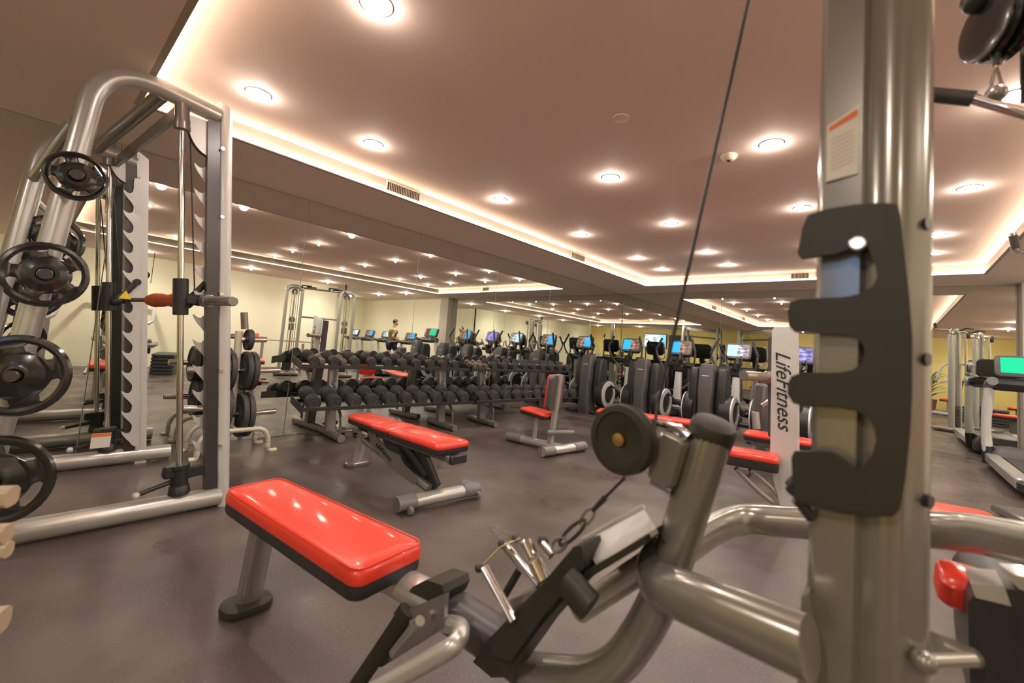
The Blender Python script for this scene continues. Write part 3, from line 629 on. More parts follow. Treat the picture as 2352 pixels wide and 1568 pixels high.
# ---------------------------------------------------------------- ellipticals
def elliptical(loc,label,scr,proto=None):
    t=thing('elliptical_trainer',label,'elliptical trainer',loc,0,'elliptical trainers along the back mirror')
    # central shroud
    m=MB(); prof=[(0,.02,.16,.22),(.10,0,.15,.28),(.45,.0,.13,.28),(.60,.02,.155,.25),(.92,.05,.15,.20),(.99,.08,.13,.15),(1.0,.11,.10,.10)]
    rings=[]
    for z,y0,w,d in prof:
        rr=rrect(w*1.3,d,min(w,d)*.22); rings.append([Vector((a,y0+d/2+b,z+.0)) for a,b in rr])
    m.ring_sweep(rings); m.build('centre_shroud',DARKG,t)
    MB().box((0,-.002+.045,.83),(.10,.006,.012),bev=.001).build('logo_badge',WHITE,t)
    for s_ in (-1,1):
        m=MB(); rings=[]
        for z,y0,w,d in ((.25,.10,.13,.26),(.5,.10,.14,.28),(.84,.13,.14,.24),(.93,.16,.12,.17),(.945,.18,.08,.1)):
            rr=rrect(w,d,min(w,d)*.3); rings.append([Vector((s_*.185+a,y0+d/2+b,z)) for a,b in rr])
        m.ring_sweep(rings); m.build('side_shroud',BLACK,t)
        # crank disc
        d=MB(); c=(s_*.30,.30,.34); d.lathe([(.03,-.14),(.235,-.12),(.24,-.03),(.225,.02),(.14,.03),(.001,.03)],c,(s_,0,0),36); w_=d.build('crank_disc',BLACK,t)
        MB().lathe([(.148,.026),(.148,.042),(.224,.036),(.226,.02)],c,(s_,0,0),36,closed=True).build('disc_ring',WHITE,w_)
        # pedal arm
        MB().tube([(s_*.33,.32,.50),(s_*.28,.75,.36),(s_*.22,1.25,.25)],.03,12,bend=.1).build('pedal_arm',BLACK,t)
        MB().slab(rrect(.17,.42,.06),[(.02,0),(0,.02),(0,.05),(.008,.06),(.02,.045)],Matrix.Translation((s_*.2,1.12,.27))).build('pedal',BLACK,t)
        # moving handle
        h=MB(); h.tube([(s_*.24,1.62,.30),(s_*.26,1.66,.85),(s_*.33,1.52,1.02),(s_*.36,1.46,1.18),(s_*.27,1.52,1.40)],.018,12,bend=.09); hh=h.build('moving_handle',STEELD,t)
        MB().tube([(s_*.36,1.46,1.17),(s_*.27,1.52,1.40)],.022,12).build('grip',BLACK,hh)
        MB().tube([(s_*.04,1.66,.98),(s_*.12,1.52,1.02),(s_*.11,1.48,1.16)],.013,10,bend=.04).build('fixed_handle',CHROME,t)
    # console mast
    m=MB(); m.ring_sweep([[Vector((a*k,1.66+b+o_,z)) for a,b in rrect(.13,.10,.03)] for z,k,o_ in ((.12,1.15,.0),(.45,1,.0),(.86,.85,.04))]); m.build('mast',WHITE,t)
    m=MB(); m.tube([(-.26,1.70,.92),(.26,1.70,.92)],.048,14); m.box((0,1.68,.88),(.2,.14,.16),bev=.04); m.build('crossbar',BLACK,t)
    m=MB(); m.cyl((0,1.60,.93),(0,1.60,1.03),.05,16,r2=.055); m.tube([(0,1.68,.95),(0,1.74,1.12)],.05,10); m.build('cup_holder',BLACK,t)
    Mc=frameM((0,1.74,1.245),(1,0,0),(0,-1,.34))
    m=MB().slab(rrect(.40,.28,.05),[(.03,-.06),(.004,-.045),(0,0),(.004,.012),(.014,.016)],Mc); cn=m.build('console',MIDG,t)
    MB().slab(rrect(.33,.205,.01),[(0,.013),(0,.020)],Mc).build('screen',scr,cn)
    Mk=frameM((0,1.82,1.22),(1,0,0),(0,-1,.2))
    MB().slab(rrect(.38,.30,.06),[(.1,-.03),(.03,-.015),(0,.02),(.01,.04)],Mk).build('console_back',BLACK,t)
    m=MB()
    m.tube([(-.22,.1,.03),(.22,.1,.03)],.035,12); m.tube([(-.27,1.62,.03),(.27,1.62,.03)],.04,12); m.box((0,.9,.05),(.10,1.6,.06),bev=.01); m.box((-.25,.08,.02),(.2,.1,.03),bev=.008); m.box((0,1.66,.1),(.2,.2,.12),bev=.03)
    m.build('base_frame',BLACK,t)
    return t
EY=6.38
elliptical((-3.92,EY,0),'elliptical trainer nearest the room corner, at the end of the dumbbell racks',SCR_BLUE)
elliptical((-2.93,EY,0),'second elliptical trainer from the corner, behind the round black pulley',SCR_BLUE)
elliptical((-1.95,EY-.02,0),'third elliptical trainer from the corner, the closest full one left of the lettered post',SCR_PALE)
elliptical((-1.07,EY+.02,0),'fourth elliptical trainer, mostly hidden by the lettered post, violet screen',SCR_VIOLET)
elliptical((-.08,EY,0),'fifth elliptical trainer hidden behind the tall post, shown in the left mirror',SCR_BLUE)
# ---------------------------------------------------------------- treadmills
def treadmill(loc,label,scr):
    t=thing('treadmill',label,'treadmill',loc,0,'treadmills facing the back mirror')
    m=MB(); m.slab(rrect(.78,1.9,.06),[(.03,.05),(0,.07),(0,.14),(.02,.16)],Matrix.Translation((0,-.95,0))); m.build('deck',BLACK,t)
    for s_ in (-1,1): MB().slab(rrect(.12,1.75,.04),[(.01,.07),(0,.09),(0,.165),(.012,.178)],Matrix.Translation((s_*.34,-.92,0))).build('side_rail',SILVER,t)
    MB().slab(rrect(.52,1.7,.02),[(0,.158),(0,.166)],Matrix.Translation((0,-.95,0))).build('belt',RUBBER,t)
    m=MB(); m.slab(rrect(.72,.42,.1),[(.02,.03),(0,.06),(.0,.16),(.05,.25),(.12,.27)],Matrix.Translation((0,.05,0))); m.build('motor_cover',DARKG,t)
    for s_ in (-1,1):
        MB().tube([(s_*.36,-.02,.10),(s_*.39,-.05,.5),(s_*.36,-.12,.98)],.045,14,ry=.055,bend=.2).build('upright',WHITE,t)
        m=MB(); m.tube([(s_*.36,-.10,.95),(s_*.36,-.13,1.02),(s_*.36,-.34,1.06)],.05,14,bend=.05); m.build('handrail',MIDG,t)
        MB().tube([(s_*.36,-.02,.05),(s_*.37,-.03,.26)],.055,14).build('upright_boot',BLACK,t)
    m=MB(); m.slab(rrect(.76,.2,.06),[(.02,-.06),(0,-.03),(0,.03),(.03,.06)],frameM((0,-.10,1.03),(1,0,0),(0,-.3,1))); m.build('console_tray',BLACK,t)
    Mc=frameM((-.02,-.04,1.25),(1,0,0),(0,-1,.25))
    cn=MB().slab(rrect(.58,.27,.05),[(.04,-.06),(.004,-.045),(0,0),(.004,.014),(.014,.02)],Mc).build('console',DARKG,t)
    MB().slab(rrect(.44,.19,.008),[(0,.015),(0,.022)],Mc@Matrix.Translation((-.02,.01,0))).build('screen',scr,cn)
    MB().box((.02,.03,1.13),(.12,.06,.2),bev=.02).build('console_neck',BLACK,t)
    return t
TY=8.0
def _treadmill(*a):
    t=treadmill(*a); t.scale=(.9,.9,.88)
treadmill((1.28,TY,0),'treadmill at the right edge with a green screen and pale uprights',SCR_GREEN)
_t=treadmill((2.3,TY,0),'treadmill under the running person, shown in the left mirror',SCR_BLUE); _t.scale=(.9,.9,.88)
_treadmill((3.65,TY,0),'treadmill right of the running person, shown only in the left mirror, pale screen',SCR_PALE)
_treadmill((4.7,TY,0),'second treadmill right of the running person, shown only in the left mirror',SCR_BLUE)
_treadmill((5.7,TY,0),'furthest right treadmill by the end wall, shown only in the left mirror',SCR_PALE)
# ---------------------------------------------------------------- cable crossover (seen in the mirrors)
def cable_tower(t,c,rz,H=2.05):
    M=Matrix.Translation(c)@Matrix.Rotation(rz,4,'Z')
    def P(x,y,z): return M@Vector((x,y,z))
    m=MB(); m.tube([P(-.16,0,.04),P(-.16,0,H-.05),P(0,0,H),P(.16,0,H-.05),P(.16,0,.04)],.034,14,bend=.12,ry=.05); m.build('tower_frame',SILVER,t,world=True)
    m=MB(); m.box((0,0,.05),(.5,.6,.06),bev=.015,M=M); m.build('tower_base',STEELD,t,world=True)
    m=MB(); 
    for k in range(12): m.box((0,0,.12+k*.035),(.2,.1,.03),bev=.003,M=M)
    m.build('weight_stack',BLACK,t,world=True)
    m=MB(); m.cyl(P(-.05,0,.5),P(-.05,0,H-.12),.008,8); m.cyl(P(.05,0,.5),P(.05,0,H-.12),.008,8); m.build('guide_rods',CHROME,t,world=True)
    m=MB(); m.cyl(P(0,-.16,.1),P(0,-.16,H-.1),.022,12); m.build('column',CHROME,t,world=True)
    for z in (H-.12,H*.62): MB().lathe([(.02,-.015),(.07,-.015),(.075,-.008),(.065,0),(.075,.008),(.07,.015),(.02,.015)],P(0,-.2,z),(1,0,0),24).build('pulley',MIDG,t,world=True)
    MB().box((0,-.21,1.1),(.12,.06,.16),bev=.02,M=M).build('carriage',DARKG,t,world=True)
ca,cb_=Vector((1.42,4.05,0)),Vector((.98,5.12,0))
cx=thing('cable_crossover','silver twin-tower cable crossover by the cream right wall, shown in the left mirror','cable machine',(ca+cb_)/2)
rzc=math.atan2((cb_-ca).y,(cb_-ca).x)
cable_tower(cx,ca,rzc); cable_tower(cx,cb_,rzc)
MB().tube([ca+Vector((0,0,2.02)),cb_+Vector((0,0,2.02))],.022,12).build('top_bar',STEELD,cx,world=True)
for k,(q,s_) in enumerate(((.25,1),(.75,1))):
    c=ca.lerp(cb_,q)+Vector((0,0,2.02)); dv=(cb_-ca).normalized(); pr=Vector((-dv.y,dv.x,0))
    MB().tube([c-dv*.12,c-dv*.16+pr*.12+Vector((0,0,.05)),c+dv*.05+pr*.16+Vector((0,0,.05))],.014,10,bend=.03).build('pull_up_grip',BLACK,cx,world=True)
    MB().tube([c+dv*.12,c+dv*.16-pr*.12+Vector((0,0,.05)),c-dv*.05-pr*.16+Vector((0,0,.05))],.014,10,bend=.03).build('pull_up_grip',BLACK,cx,world=True)
MB().tube([ca.lerp(cb_,.1)+Vector((.1,.05,1.35)),ca.lerp(cb_,.9)+Vector((.1,.05,1.35))],.02,10).build('storage_bar',STEELD,cx,world=True)
# pull-up grip at the right edge of frame belongs to an overhead bar of the crossover
pe=atY(2326,535,4.9); 
MB().tube([pe,pe+Vector((.02,.02,-.14)),pe+Vector((.25,.1,-.16)),Vector((.98,5.12,2.0))],.02,10,bend=.03).build('pull_up_grip',CHROME,cx,world=True)
MB().tube([pe+Vector((.002,.0,-.02)),pe+Vector((.018,.018,-.12))],.026,12).build('grip_sleeve',BLACK,cx,world=True)
# olympic bench with barbell (mirror only)
ob=thing('olympic_bench','red bench with bar uprights by cream wall, seen in left mirror','bench',(2.3,4.2,0))
M=frameM((2.05,4.3,.36),(.95,.3,0),(0,0,1)); out=rrect(.95,.27,.04)
o=pad_mesh(out,.045,M).build('bench_pad',RED,ob,world=True); padbase(out,.04,M).build('pad_base',PADBK,o,world=True)
M=frameM((2.55,3.6,.78),(-.3,.9,.0),(-.9,-.3,.3)); o=pad_mesh(rrect(.34,.2,.03),.05,M).build('head_pad',RED,ob,world=True); padbase(rrect(.34,.2,.03),.02,M).build('pad_base',PADBK,o,world=True)
for c in (Vector((2.48,3.85,0)),Vector((2.22,4.7,0))): MB().tube([c,c+Vector((0,0,.70))],.035,12,ry=.03).build('upright',SILVER,ob,world=True)
MB().tube([(2.48,3.85,.05),(2.22,4.7,.05)],.04,12).build('foot',STEELD,ob,world=True); MB().box((2.05,4.3,.19),(.5,.08,.28),rot=(0,0,.3),bev=.02).build('pedestal',STEELD,ob,world=True)
bb=thing('barbell','long steel barbell racked on the bench near the cream wall, seen in the left mirror','barbell',(2.3,4.3,.7))
a=Vector((2.55,3.45,.745)); b=Vector((1.98,5.1,.745)); d=(b-a).normalized()
MB().cyl(a+d*.3,b-d*.3,.014,12).build('shaft',CHROME,bb,world=True)
for q,w in ((a,1),(b,-1)): MB().cyl(q,q+d*w*.3,.027,16,bev=.003).build('sleeve',STEELD,bb,world=True)
# aerobic steps stack
for k in range(6):
    o=MB().slab(rrect(.75,.36,.08),[(.02,0),(0,.012),(0,.05),(.015,.062)],Matrix.Translation((1.75,1.9,k*.066))@Matrix.Rotation(.3,4,'Z')).build('aerobic_step',RUBBER)
    tag(o,'black aerobic step stacked by right wall, %s from floor, in left mirror'%ordw[k],'exercise step','stacked aerobic steps')
# seated machines behind and right of the camera, shown in the left mirror
def seated(loc,rz,label):
    t=thing('seated_press_machine',label,'weight machine',loc,rz,'seated weight machines shown in the mirror')
    MB().box((0,-.45,.8),(.22,.3,1.6),bev=.04).build('weight_housing',MIDG,t)
    M=Matrix.Translation((0,.1,.42)); out=rrect(.32,.32,.06); o=pad_mesh(out,.05,M).build('seat_pad',RED,t); padbase(out,.03,M).build('pad_base',PADBK,o)
    M=frameM((0,-.12,.78),(1,0,0),(0,1,.2)); out=rrect(.28,.5,.06); o=pad_mesh(out,.05,M).build('back_pad',RED,t); padbase(out,.03,M).build('pad_base',PADBK,o)
    m=MB(); m.tube([(-.3,-.5,.05),(-.3,.5,.05)],.04,12); m.tube([(.3,-.5,.05),(.3,.5,.05)],.04,12); m.tube([(-.3,.1,.05),(.3,.1,.05)],.035,12); m.tube([(0,.1,.05),(0,.1,.4)],.035,12); m.build('frame',SILVER,t)
    m=MB(); m.tube([(-.4,-.45,1.5),(-.42,.1,1.45),(-.4,.25,.95),(-.2,.3,.92)],.03,12,bend=.15); m.tube([(.4,-.45,1.5),(.42,.1,1.45),(.4,.25,.95),(.2,.3,.92)],.03,12,bend=.15); m.tube([(-.4,-.45,1.5),(.4,-.45,1.5)],.03,12); m.build('press_arm',WHITE,t)
seated((1.35,.0,0),1.9,'seated press machine with red pads, nearer one behind the camera in the left mirror')
seated((2.45,1.3,0),1.6,'seated press machine with red pads, further one by the wall in the left mirror')
# TV and plant reflected in the back mirror
tv=thing('television','wall television with a blue screen, reflected above the ellipticals','television',(-.4,YF,1.6))
q=atY(1505,783,2*B-YF); q=Vector((2*W-q.x,YF+.0255,q.z))
MB().box(q,(1.12,.05,.68),bev=.01).build('bezel',BLACK,tv,world=True); MB().box(q+Vector((0,.027,0)),(1.06,.004,.62),bev=.0005).build('screen',SCR_TV,tv,world=True)
pl=thing('potted_plant','leafy potted plant by the front wall, reflected right of the tall post','plant',(.95,-2.0,0))
MB().lathe([(.12,0),(.16,.02),(.2,.32),(.21,.34),(.19,.34),(.18,.3),(.001,.3)],(.95,-2,0)).build('pot',POT,pl,world=True)
lf=MB()
for k in range(46):
    a=random.uniform(0,2*PI); L=random.uniform(.3,.75); h0=random.uniform(.35,.9); sp_=random.uniform(.15,.5)
    c=Vector((.95,-2,h0)); dv=Vector((math.cos(a),math.sin(a),0)); sd=Vector((-dv.y,dv.x,0))
    r=[]
    for i in range(5):
        u=i/4; p=c+dv*sp_*u*1.0+Vector((0,0,L*(u-.45*u*u))); w=.03*math.sin(PI*min(.97,.12+u*.86)); r.append([p-sd*w,p+Vector((0,0,.006)),p+sd*w,p-Vector((0,0,.004))])
    lf.ring_sweep(r)
lf.build('foliage',LEAF,pl,world=True); m=MB()
for k in range(5): m.cyl((.95+random.uniform(-.05,.05),-2+random.uniform(-.05,.05),.3),(.95+random.uniform(-.1,.1),-2+random.uniform(-.1,.1),1.0),.012,8)
m.build('stem',POT,pl,world=True)
# ---------------------------------------------------------------- running person on treadmill (mirror)
def person():
    loc=Vector((2.3,7.32,.166))
    t=thing('person','person in olive T-shirt and dark shorts running on treadmill, seen in mirror','person',loc)
    V_=[(0,0,.80),(0,.02,.95),(0,.03,1.10),(0,.04,1.22),(0,.06,1.30),(0,.07,1.40), # pelvis..head base
        (-.15,.03,1.20),(-.20,-.12,1.02),(-.15,.08,.93),(-.12,.17,.95), (.15,.03,1.20),(.21,.0,.99),(.19,.21,.95),(.16,.29,.99),
        (-.085,.0,.76),(-.10,.16,.48),(-.10,-.05,.10),(-.10,.06,.03), (.085,.0,.76),(.10,-.03,.44),(.10,-.30,.26),(.10,-.34,.17)]
    E_=[(0,1),(1,2),(2,3),(3,4),(4,5),(3,6),(6,7),(7,8),(8,9),(3,10),(10,11),(11,12),(12,13),(0,14),(14,15),(15,16),(16,17),(0,18),(18,19),(19,20),(20,21)]
    R_=[(.13,.10),(.125,.09),(.14,.095),(.13,.085),(.05,.05),(.05,.05),(.055,.055),(.04,.04),(.033,.033),(.028,.02),(.055,.055),(.04,.04),(.033,.033),(.028,.02),(.09,.09),(.062,.062),(.04,.04),(.035,.03),(.09,.09),(.062,.062),(.04,.04),(.035,.03)]
    def skin(name,idx_pts,edges,rad,mt,root=0,lv=2):
        me=bpy.data.meshes.new(name); me.from_pydata(idx_pts,edges,[]); o=bpy.data.objects.new(name,me); COL.objects.link(o)
        md=o.modifiers.new('skin','SKIN'); 
        for i,r in enumerate(rad): me.skin_vertices[0].data[i].radius=r
        me.skin_vertices[0].data[root].use_root=True
        sb=o.modifiers.new('sub','SUBSURF'); sb.levels=lv; sb.render_levels=lv
        dg=bpy.context.evaluated_depsgraph_get(); m2=bpy.data.meshes.new_from_object(o.evaluated_get(dg)); bpy.data.objects.remove(o)
        m2.materials.clear(); m2.materials.append(mt); m2.polygons.foreach_set('use_smooth',[True]*len(m2.polygons))
        q=bpy.data.objects.new(name,m2); COL.objects.link(q); q.parent=t; return q
    me0=bpy.data.meshes.new('x'); me0.from_pydata([(0,0,0)],[],[]) 
    # hands with fingers
    VV=list(V_); EE=list(E_); RR=list(R_)
    for hnd,wr,dr in ((9,8,Vector((.2,.9,.3))),(13,12,Vector((-.2,.9,.3)))):
        for f in range(4):
            b0=Vector(V_[hnd]); o=len(VV); p1=b0+dr.normalized()*.035+Vector((0,0,-.024+f*.016)); p2=p1+Vector((.02 if dr.x>0 else -.02,.01,-.005))
            VV+= [tuple(p1),tuple(p2)]; EE+=[(hnd,o),(o,o+1)]; RR+=[(.009,.009),(.008,.008)]
        o=len(VV); p1=Vector(V_[hnd])+Vector((0,.005,.035)); VV.append(tuple(p1)); EE.append((hnd,o)); RR.append((.009,.009))
    body=skin('body',VV,EE,RR,SKIN)
    hd=MB()
    prof=[]
    c=Vector((0,.09,1.50))
    hd.sphere(c+Vector((0,0,.015)),(.072,.092,.108),18,12); hd.sphere(c+Vector((0,.03,-.05)),(.052,.062,.055),14,8)
    hd.lathe([(.004,0),(.014,-.028),(.001,-.034)],c+Vector((0,.092,.02)),(0,.25,1),10)
    for s_ in (-1,1): hd.sphere(c+Vector((s_*.074,-.005,.0)),(.01,.018,.028),8,6)
    hd.cyl((0,.06,1.36),(0,.075,1.44),.048,14)
    hobj=hd.build('head',SKIN,t)
    f=MB()
    for s_ in (-1,1): f.sphere(c+Vector((s_*.03,.083,.02)),(.011,.007,.006),8,6)
    f.box(c+Vector((0,.089,-.048)),(.036,.006,.006),bev=.001); f.build('face_features',HAIR,hobj)
    hr=MB(); hr.sphere(c+Vector((0,-.016,.045)),(.078,.09,.088),16,10); hr.build('hair',HAIR,t)
    shirt=skin('t_shirt',[V_[0],V_[1],V_[2],V_[3],(0,.055,1.27),V_[6],(-.19,-.07,1.09),V_[10],(.20,.01,1.06)],[(0,1),(1,2),(2,3),(3,4),(3,5),(5,6),(3,7),(7,8)],[(.155,.12),(.145,.108),(.16,.112),(.145,.1),(.062,.06),(.075,.072),(.06,.058),(.075,.072),(.06,.058)],OLIVESH)
    sh=skin('shorts',[(0,0,.80),V_[14],(-.1,.13,.56),V_[18],(.1,-.02,.52)],[(0,1),(1,2),(0,3),(3,4)],[(.145,.115),(.11,.108),(.088,.085),(.11,.108),(.088,.085)],NAVY)
    for q in ((-.10,.09,.03),(.10,-.36,.15)):
        MB().slab(rrect(.1,.27,.045),[(.01,-.03),(0,-.01),(.004,.03),(.025,.06)],Matrix.Translation(q)@Matrix.Rotation(-.9 if q[0]>0 else 0,4,'X')).build('shoe',BLACK,t)
person()
bpy.data.objects['person'].scale=(.9,.9,.88); bpy.data.objects['person'].location.z=.15
# ---------------------------------------------------------------- near cable row machine
nr=thing('cable_row_machine','silver cable row machine filling the foreground, red seat pad to tall post','cable machine',(-.05,.85,0))
Y0=.85
# seat pad
pa=atZ(500,1125,.45); pb=atZ(655,1092,.45); pc=atZ(980,1245,.45); pd=atZ(820,1314,.45)
mid0=(pa+pb)/2; mid1=(pc+pd)/2; ax=(mid1-mid0); Lp=ax.length; wd=((pa-pb).length+(pc-pd).length)/2
M=frameM(((mid0+mid1)/2)-Vector((0,0,.045)),tuple(ax),(0,0,1)); out=rrect(Lp,wd*1.0,.035)
out=[(a,b*(1.0 if a>-Lp*.2 else 1-.16*((-a-Lp*.2)/(Lp*.3))**2)) for a,b in out]
# densify outline for smooth taper
o2=[]
for i in range(len(out)):
    a,b=Vector(out[i]),Vector(out[(i+1)%len(out)]); n=max(1,int((b-a).length/.05))
    for k in range(n): o2.append(tuple(a.lerp(b,k/n)))
o=MB().slab(o2,[(.01,0),(.001,.003),(0,.012),(.001,.03),(.006,.040),(.014,.044),(.03,.0465),(.06,.049)],M).build('seat_pad',RED,nr,world=True)
MB().slab(o2,[(.03,-.04),(.008,-.038),(.002,-.025),(.002,.002)],M).build('pad_base',PADBK,o,world=True)
MB().tube([o_ for o_ in [M@Vector((a*.985,b*.96,.0435)) for a,b in o2+[o2[0]]]],.0022,6).build('pad_piping',RED,o,world=True)
# leg
lx=mid0.lerp(mid1,.13)
MB().tube([Vector((-1.79,.66,.03)),Vector((lx.x+.02,lx.y,.375))],.045,18,ry=.03,upv=(1,0,0)).build('front_leg',PLAT,nr,world=True)
MB().slab(rrect(.13,.17,.055),[(.004,0),(0,.01),(.002,.028),(.02,.036)],Matrix.Translation((-1.795,.655,0))).build('leg_foot',OLIVEB,nr,world=True)
# beam under pad then down to the foot plates
bm=[Vector((mid0.lerp(mid1,.35).x,mid0.lerp(mid1,.35).y,.352)),atY(900,1328,.80),atY(1010,1385,.80)]
MB().tube(bm,.046,20,ry=.042).build('seat_beam',SILVER,nr,world=True)
MB().tube([atY(990,1370,.81),atY(1200,1510,.84)],.044,18,ry=.048,rnd=3).build('dark_beam',DARKG,nr,world=True)
# bracket collar
m=MB(); poly=[atY(a,b,.79) for a,b in [(925,1398),(968,1338),(1000,1322),(1036,1333),(1040,1352),(1030,1374),(935,1424)]]
m.prism(poly,(0,-.03,0),(0,.06,0)); m.build('beam_collar',OLIVEB,nr,world=True)
poly=[atY(a,b,.74) for a,b in [(925,1405),(1028,1360),(1022,1440),(985,1465),(880,1530),(850,1520)]]
bk=MB().prism(poly,(0,-.006,0),(0,.006,0)).build('side_bracket',STEELD,nr,world=True)
bo=MB()
for a,b in ((950,1428),(992,1408)): p=atY(a,b,.733); bo.cyl(p,p+Vector((0,-.008,0)),.008,12)
bo.build('bolt',CHROME,bk,world=True)
MB().tube([atY(935,1400,.73),atY(900,1455,.72),atY(815,1580,.70)],.014,12,ry=.022).build('foot_strut',OLIVEB,nr,world=True)
MB().tube([atY(1000,1425,.80),atY(1062,1440,.73),atY(1052,1478,.68),atY(850,1592,.60)],.020,16,bend=.03).build('foot_bar',SILVER,nr,world=True)
MB().tube([atY(965,1425,.66),atY(905,1500,.66)],.012,12).build('foot_bar_end',PLAT,nr,world=True)
# foot plates: dark moulded plate, rail tube, silver tread
def YP(L,y): return [atY(a,b,y) for a,b in L]
m=MB(); m.prism(YP([(1118,1498),(1150,1450),(1275,1322),(1345,1240),(1362,1238),(1372,1300),(1340,1340),(1262,1430),(1192,1530),(1160,1532)],.80),(0,-.045,0),(0,.03,0)); fp=m.build('foot_plate',OLIVEB,nr,world=True)
m=MB(); m.prism(YP([(1128,1496),(1160,1455),(1283,1330),(1345,1262),(1348,1300),(1250,1415),(1180,1512)],.75),(0,-.012,0),(0,.012,0)); m.build('plate_face',GLOSSB if 0 else OLIVEB,fp,world=True)
q4=[atY(1338,1242,.86),atY(1478,1166,.86),atY(1507,1212,.765),atY(1370,1298,.765)]
m=MB(); m.prism(q4,(0,0,0),(0,.012,-.012)); m.build('tread_plate',WHITE,nr,world=True)
MB().tube([q4[0]+Vector((0,0,.003)),q4[1]+Vector((0,0,.003))],.005,8).build('tread_edge',SILVER,nr,world=True)
m=MB(); m.prism(YP([(1360,1300),(1508,1214),(1508,1232),(1362,1320)],.80),(0,-.05,0),(0,.10,0)); m.build('tread_frame',OLIVEB,nr,world=True)
MB().tube([atY(1330,1400,.88),atY(1500,1288,.88)],.026,18).build('rail_tube',SILVER,nr,world=True)
MB().tube([atY(1165,1400,.92),atY(1270,1345,.92)],.018,18).build('rail_tube',PLAT,nr,world=True)
MB().tube([atY(1300,1330,.72),atY(1355,1395,.72)],.022,14,ry=.03).build('plate_hinge',OLIVEB,nr,world=True)
MB().tube([atY(1160,1365,.90),atY(1195,1305,.90)],.010,10).build('stop_arm',BLACK,nr,world=True)
# curved column
MB().tube([atY(1190,1535,.86),atY(1400,1560,Y0),atY(1508,1400,Y0),atY(1560,1240,Y0),atY(1638,985,Y0)],.036,22,bend=.12,ry=.036,nf=10).build('curved_column',PLAT,nr,world=True)
cp=atY(1638,985,Y0); dn=(atY(1638,985,Y0)-atY(1560,1240,Y0)).normalized()
m=MB(); m.lathe([(.037,-.045),(.039,-.04),(.040,0),(.036,.008),(.02,.012),(.001,.012)],cp+dn*.004,dn+Vector((.1,-.2,0)),24); m.build('column_cap',OLIVEB,nr,world=True)
# guard rail loop
zg=.60
gl=[Vector((.06,1.52,.63)),Vector((-.16,1.46,.64)),Vector((-.30,1.30,.655)),Vector((-.345,1.05,.64)),Vector((-.375,.90,.625)),Vector((-.35,.80,.60)),Vector((-.24,.74,.575)),Vector((-.085,.70,.545))]
gl=[atY(1880,1203,1.42),atY(1700,1190,1.34),atY(1640,1212,1.20),atY(1560,1262,.96),atY(1497,1290,.86),atY(1500,1340,.79),atY(1600,1380,.74),atY(1860,1490,.70)]
MB().tube(gl,.030,20,bend=.06,ry=.040).build('guard_rail',PLAT,nr,world=True)
gr=[atY(2120,1215,1.3),atY(2230,1222,1.25),atY(2420,1262,1.1)]
MB().tube(gr,.030,20,bend=.1,ry=.036).build('guard_rail',PLAT,nr,world=True)
# tall post
xa,xb=-.090,.043
ptp=atY(1893,60,Y0-.07); 
sec=[(-.068,-.055),(-.060,-.066),(-.015,-.070),(-.008,-.062),(.004,-.070),(.022,-.072),(.038,-.064),(.046,-.05),(.052,-.046),(.062,-.03),(.064,.06),(.05,.07),(-.055,.07),(-.068,.06)]
rings=[]
for z in (0.0,.4,2.3): 
    cxz=-.019+(z-1.05)*.004; rings.append([Vector((cxz+a,Y0+b,z)) for a,b in sec])
MB().ring_sweep(rings).build('tall_post',PLAT,nr,world=True)
bo=MB()
for a,b in ((2118,520),(2118,825),(2124,1145)): p=atY(a,b,Y0-.03); bo.cyl(p+Vector((-.012,-.004,0)),p+Vector((.006,-.012,0)),.009,12)
bo.build('bolt',BLACK,nr,world=True)
bo=MB(); p=atY(2122,1518,Y0-.06); bo.sphere(p,.014); bo.cyl(p,p+Vector((.05,.08,-.01)),.008,12); bo.build('adjuster_knob',PLAT,nr,world=True)
# accessory holder with fingers
YH=.765
hp=[(1845,528),(1858,498),(1900,484),(1960,474),(2030,470),(2062,474),(2068,500),(2076,580),(2088,680),(2095,780),(2095,900),(2090,1000),(2080,1095),(2066,1168),(2050,1182),(1990,1183),(1930,1175),(1880,1163),(1828,1146),(1822,1100),(1820,1048),(1826,1037),(1880,1038),(1912,1040),(1932,1052),(1960,1076),(1975,1078),(1990,1070),(2004,1048),(2014,1012),(2010,984),(1996,958),(1970,943),(1930,936),(1850,932),(1824,925),(1812,905),(1811,882),(1820,864),(1840,857),(1930,856),(1960,850),(1980,834),(1989,814),(1984,792),(1968,774),(1940,768),(1860,764),(1826,762),(1815,750),(1812,715),(1818,695),(1838,688),(1940,684),(1980,676),(2004,660),(2017,636),(2012,608),(2000,580),(1994,556),(1984,545),(1970,545),(1960,555),(1952,570),(1920,582),(1840,592),(1834,585)]
hd=MB().prism(YP(hp,YH),(0,-.010,0),(0,.012,0)).build('accessory_holder',OLIVEB,nr,world=True)
MB().prism([ (Vector(p)+ (Vector((-.045,YH,1.07))-Vector(p))*.02) for p in YP(hp,YH)],(0,-.012,0),(0,-.009,0)).build('holder_face',OLIVEB,hd,world=True)
p=atY(1970,562,YH-.012); m=MB(); m.cyl(p,p+Vector((0,-.012,0)),.010,16,bev=.002); m.build('holder_pin',CHROME,hd,world=True)
p=atY(1830,1128,YH); m=MB(); m.tube([p+Vector((.01,0,-.01)),p+Vector((-.012,-.006,.004)),p+Vector((.0,0,.022))],.006,10,bend=.01); m.tube([p+Vector((0,0,-.01)),p+Vector((.018,.01,-.035))],.008,10); m.build('clip',BLACK,hd,world=True)
